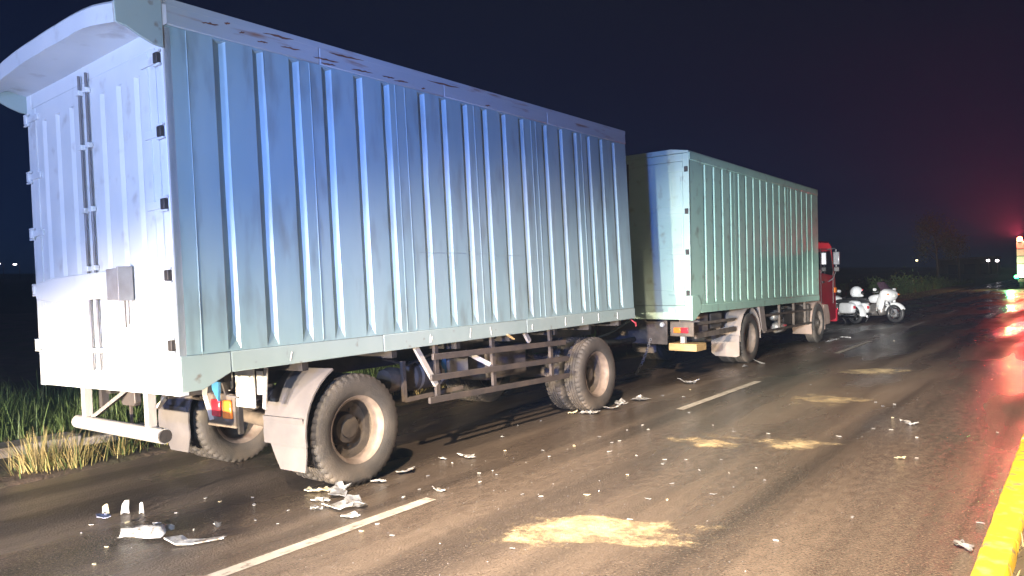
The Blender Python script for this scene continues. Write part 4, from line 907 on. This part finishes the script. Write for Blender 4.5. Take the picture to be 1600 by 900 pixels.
# irregular tan patches lying over the right lane
def add_patch(cx, cy, rx, ry, seed, label, az=0.0, amt=1.0):
    n_ = 44; vs = []; cov = []; fs = []
    for i in range(n_ + 1):
        for j in range(n_ + 1):
            u, v = -1.5 + 3 * i / n_, -1.5 + 3 * j / n_
            d = 0.75 - (u * u + v * v) ** 0.5 + 0.75 * noise.noise((u * 1.3 + seed, v * 1.3, seed)) + 0.35 * noise.noise((u * 3.5 + seed, v * 3.5, 1))
            d = min(d, 2.5 * (1.5 - max(abs(u), abs(v))) - 0.9)
            vs.append((rx * u, ry * v, 0.003 + 0.012 * max(0, d) * (0.7 + 0.5 * noise.noise((u * 7, v * 7, 4))))); cov.append(amt * (0.5 * d + (0.25 if d > 0.1 else 0)) )
    fs = [(i * (n_ + 1) + j, (i + 1) * (n_ + 1) + j, (i + 1) * (n_ + 1) + j + 1, i * (n_ + 1) + j + 1) for i in range(n_) for j in range(n_)]
    o = raw('lane_patch', vs, fs, 'tan_patch', smooth=True); o.location = (cx, cy, 0); o.rotation_euler = (0, 0, az)
    at = o.data.attributes.new('cover', 'FLOAT', 'POINT'); at.data.foreach_set('value', cov)
    tag(o, label, 'tan_patch', 'tan patches in the right lane')
add_patch(4.22, 2.75, 0.40, 0.92, 3.0, 'large bright tan patch nearest the camera in the right lane', az=radians(25), amt=1.15)
add_patch(7.20, 3.10, 0.40, 0.42, 5.0, 'tan patch left of the pair in mid lane', az=radians(30))
add_patch(7.45, 2.42, 0.36, 0.45, 7.0, 'tan patch right of the pair in mid lane', az=radians(10))
add_patch(10.30, 2.80, 0.55, 0.60, 11.0, 'pale tan patch level with the middle lane dash', az=radians(5))
add_patch(13.60, 2.90, 0.60, 0.65, 13.0, 'faint tan patch farthest away in the right lane', az=radians(5))

# ================================================================ BACKGROUND
def tree(label, x, y, h, cw, seed, nleaf=2600, bare=0.0):
    rd = random.Random(seed); t = thing('tree', label, 'tree', (x, y, hgt(x, y) - 0.1), group='trees beyond the bend')
    tr2 = MB(); top = Vector((rd.uniform(-.3, .3), rd.uniform(-.3, .3), h * 0.75))
    tr2.tube([(0, 0, 0), (0.1, 0.05, h * 0.3), top], [0.16, 0.11, 0.04], 8); tips = [top]
    for k in range(9):
        z0 = h * rd.uniform(0.3, 0.7); a = rd.uniform(0, 6.28); ln = cw * rd.uniform(0.5, 1.0)
        e = Vector((ln * cos(a), ln * sin(a), z0 + rd.uniform(0.5, 0.22 * h))); tr2.tube([(0.08, 0.04, z0), Vector((0.05, 0, z0)).lerp(e, 0.5) + Vector((0, 0, 0.2)), e], [0.06, 0.04, 0.015], 6); tips.append(e)
    tr2.build('trunk', 'bark', t)
    vs, fs = [], []
    for i in range(nleaf):
        c = rd.choice(tips); p = Vector((rd.gauss(c.x, cw * 0.22), rd.gauss(c.y, cw * 0.22), rd.gauss(c.z, h * 0.07)))
        s = rd.uniform(0.06, 0.14); u = Vector((rd.gauss(0, 1), rd.gauss(0, 1), rd.gauss(0, 1))).normalized(); q = u.cross(Vector((rd.gauss(0, 1), rd.gauss(0, 1), 1))).normalized()
        o = len(vs); vs += [p - u * s, p + q * s * 0.5, p + u * s, p - q * s * 0.5]; fs.append((o, o + 1, o + 2, o + 3))
    tag(raw('crown', vs, fs, 'leaf', t), kind='stuff')
tree('tall thin tree rising behind the motorcycles by the far road', 88, 12.3, 8.2, 1.9, 1)
tree('shorter spreading tree just right of the tall thin tree', 90, 10.6, 6.3, 1.6, 2, 1800)
def bush(label, x, y, h, r, seed):
    rd = random.Random(seed); t = thing('bush', label, 'bush', (x, y, hgt(x, y) - 0.05), group='bushes on the far verge')
    MB().tube([(0, 0, 0), (0.1, 0, h * 0.4), (0.2, 0.1, h * 0.7)], [0.04, 0.03, 0.01], 6).tube([(0, 0, 0), (-0.2, 0.1, h * 0.6)], [0.03, 0.01], 6).build('stem', 'bark', t)
    vs, fs = [], []
    for i in range(1500):
        p = Vector((rd.gauss(0, r * 0.5), rd.gauss(0, r * 0.5), abs(rd.gauss(h * 0.45, h * 0.25)))); s = rd.uniform(0.05, 0.11)
        u = Vector((rd.gauss(0, 1), rd.gauss(0, 1), rd.gauss(0, 1))).normalized(); q = u.cross(Vector((rd.gauss(0, 1), rd.gauss(0, 1), 1))).normalized(); o = len(vs)
        vs += [p - u * s, p + q * s * 0.5, p + u * s, p - q * s * 0.5]; fs.append((o, o + 1, o + 2, o + 3))
    tag(raw('foliage', vs, fs, 'grass_green', t), kind='stuff')
bush('green lit bush just right of the motorcycles', 62, 10.9, 1.5, 1.3, 5)
bush('low bush at the foot of the tall thin tree', 76, 11.0, 1.1, 1.3, 6)
bush('dim bush left of the green lit bush', 58, 12.4, 1.2, 1.2, 8)
# far shed and small lights along the horizon
sh = thing('shed', 'long low shed far off at the right with a pale eave', 'building', (190, 20, 0.0))
box('wall', 'far_wall', sh, -4, 4, -5.0, 6.0, 0, 3.7); MB().prism([(-5.3, 3.7), (6.3, 3.7), (6.0, 4.05), (-5.0, 4.05)], -4.5, 4.5, 'x').build('roof', 'concrete', sh)
for y in (-3, 0, 3): box('door', 'black_steel', sh, -4.06, -4.003, y - 1, y + 1, 0.0, 2.6)
far = [(220, 35.5, 4.3, 'lamp_warm', 'single warm lamp beside the tall thin tree'), (220, 27.9, 4.2, 'lamp_white', 'leftmost white lamp of the far row right of the trees'), (220, 26.6, 4.2, 'lamp_white', 'second white lamp of the far row right of the trees'),
       (220, 25.4, 4.15, 'lamp_white', 'third white lamp of the far row right of the trees'), (220, 24.2, 4.0, 'lamp_white', 'fourth white lamp of the far row right of the trees'), (220, 22.3, 3.1, 'lamp_white', 'lowest white lamp of the far row, set apart'),
       (150, 13.3, 2.9, 'lamp_white', 'white lamp on the left of the shed eave'), (150, 12.0, 2.8, 'lamp_white', 'white lamp on the right of the shed eave'),
       (45.1, 150, 9.17, 'lamp_white', 'pale far lamp at the left picture edge'), (47.6, 150, 9.05, 'lamp_white', 'faint far lamp left of the trailer doors')]
for x, y, z, m, lab in far:
    t = thing('distant_lamp', lab, 'lamp', (x, y, 0.045 * max(0, y - 11.2)), group='far lamps along the horizon')
    zz = z - t.location.z; s = 0.16 if x < 100 else 0.26
    MB().tube([(0, 0, 0), (0, 0, zz)], 0.05, 6).tube([(0, 0, zz), (-0.6, 0, zz + 0.1)], 0.03, 6).build('pole', 'grey_steel', t)
    MB().ell((-0.7, 0, zz), (0.3, s, s * 0.8), (0.8, 0.8), 10, 6).build('lamp_head', m, t)
# white truck with beacon at the right edge
V = thing('emergency_truck', 'tall white truck with a red beacon at the far right edge', 'truck', (66, 4.08, 0.0))
box('body', 'van_white', V, 0, 5.2, -2.4, 0.0, 0.85, 3.55, bev=0.05)
for z in (1.35, 1.9, 2.45, 3.0): MB().box(-0.012, 5.2, -2.41, 0.012, z - 0.02, z + 0.02).build('body_seam', 'grey_steel', V)
MB().box(-0.015, 0.01, -2.2, -0.45, 1.0, 3.3).build('rear_shutter', 'light_steel', V)
box('rear_bumper', 'black_steel', V, -0.25, 0.1, -2.35, -0.05, 0.5, 0.72, bev=0.03)
box('chassis', 'black_steel', V, 0.1, 7.0, -1.9, -0.5, 0.6, 0.85)
MB().prism([(5.35, 0.6), (5.35, 2.6), (6.7, 2.6), (7.1, 1.6), (7.15, 0.6)], -2.3, -0.1, 'y').build('cab', 'van_white', V, bev=0.06)
for x in (1.2, 6.2):
    for y, s in ((-0.2, -1), (-2.2, 1)): wheel(V, x, y, RW, s, False)
bc = MB().lathe([(0, 0.0), (0.17, 0.0), (0.16, 0.24), (0.10, 0.32), (0, 0.33)], 20, 'z', (0.12, -0.22, 3.56)).build('beacon', 'beacon_red', V)
MB().lathe([(0, 0), (0.19, 0), (0.19, 0.03), (0, 0.03)], 20, 'z', (0.12, -0.22, 3.545)).build('beacon_base', 'black_steel', bc)
MB().ell((-0.05, 0.05, 0.92), (0.08, 0.15, 0.13), (0.8, 0.8), 14, 8).build('side_lamp', 'lamp_green', V)
MB().ell((-0.05, -0.28, 0.96), (0.06, 0.13, 0.11), (0.8, 0.8), 14, 8).build('tail_lamp', 'lamp_cream', V)
o = lamp('beacon_beam', 'SPOT', (65.86, 3.86, 3.95), 17000, (1, 0.045, 0.07), (46, 9.5, 18), 98, 1.0, 0.15)
o = lamp('beacon_light', 'POINT', (65.86, 3.86, 3.95), 420, (1, 0.10, 0.05), rad=0.15)
o = lamp('green_lamp_light', 'POINT', (65.4, 4.6, 1.0), 150, (0.05, 1, 0.35), rad=0.1)
o = lamp('tail_lamp_light', 'POINT', (65.3, 4.4, 1.2), 140, (1, 0.7, 0.35), rad=0.1)

# damp night air
hz = MB().box(-310, 610, -310, 610, -1.5, 18).build('haze', 'soil', smooth=0)
hm_ = bpy.data.materials.new('haze'); hm_.use_nodes = True; hn = hm_.node_tree
hn.nodes.remove(hn.nodes['Principled BSDF']); pv = hn.nodes.new('ShaderNodeVolumePrincipled')
pv.inputs['Color'].default_value = (0.5, 0.7, 1, 1); pv.inputs['Density'].default_value = 0.0011; pv.inputs['Anisotropy'].default_value = 0.3
hn.links.new(pv.outputs[0], hn.nodes['Material Output'].inputs['Volume'])
hz.data.materials.clear(); hz.data.materials.append(hm_); tag(hz, 'thin damp haze filling the night air', 'haze', kind='stuff')
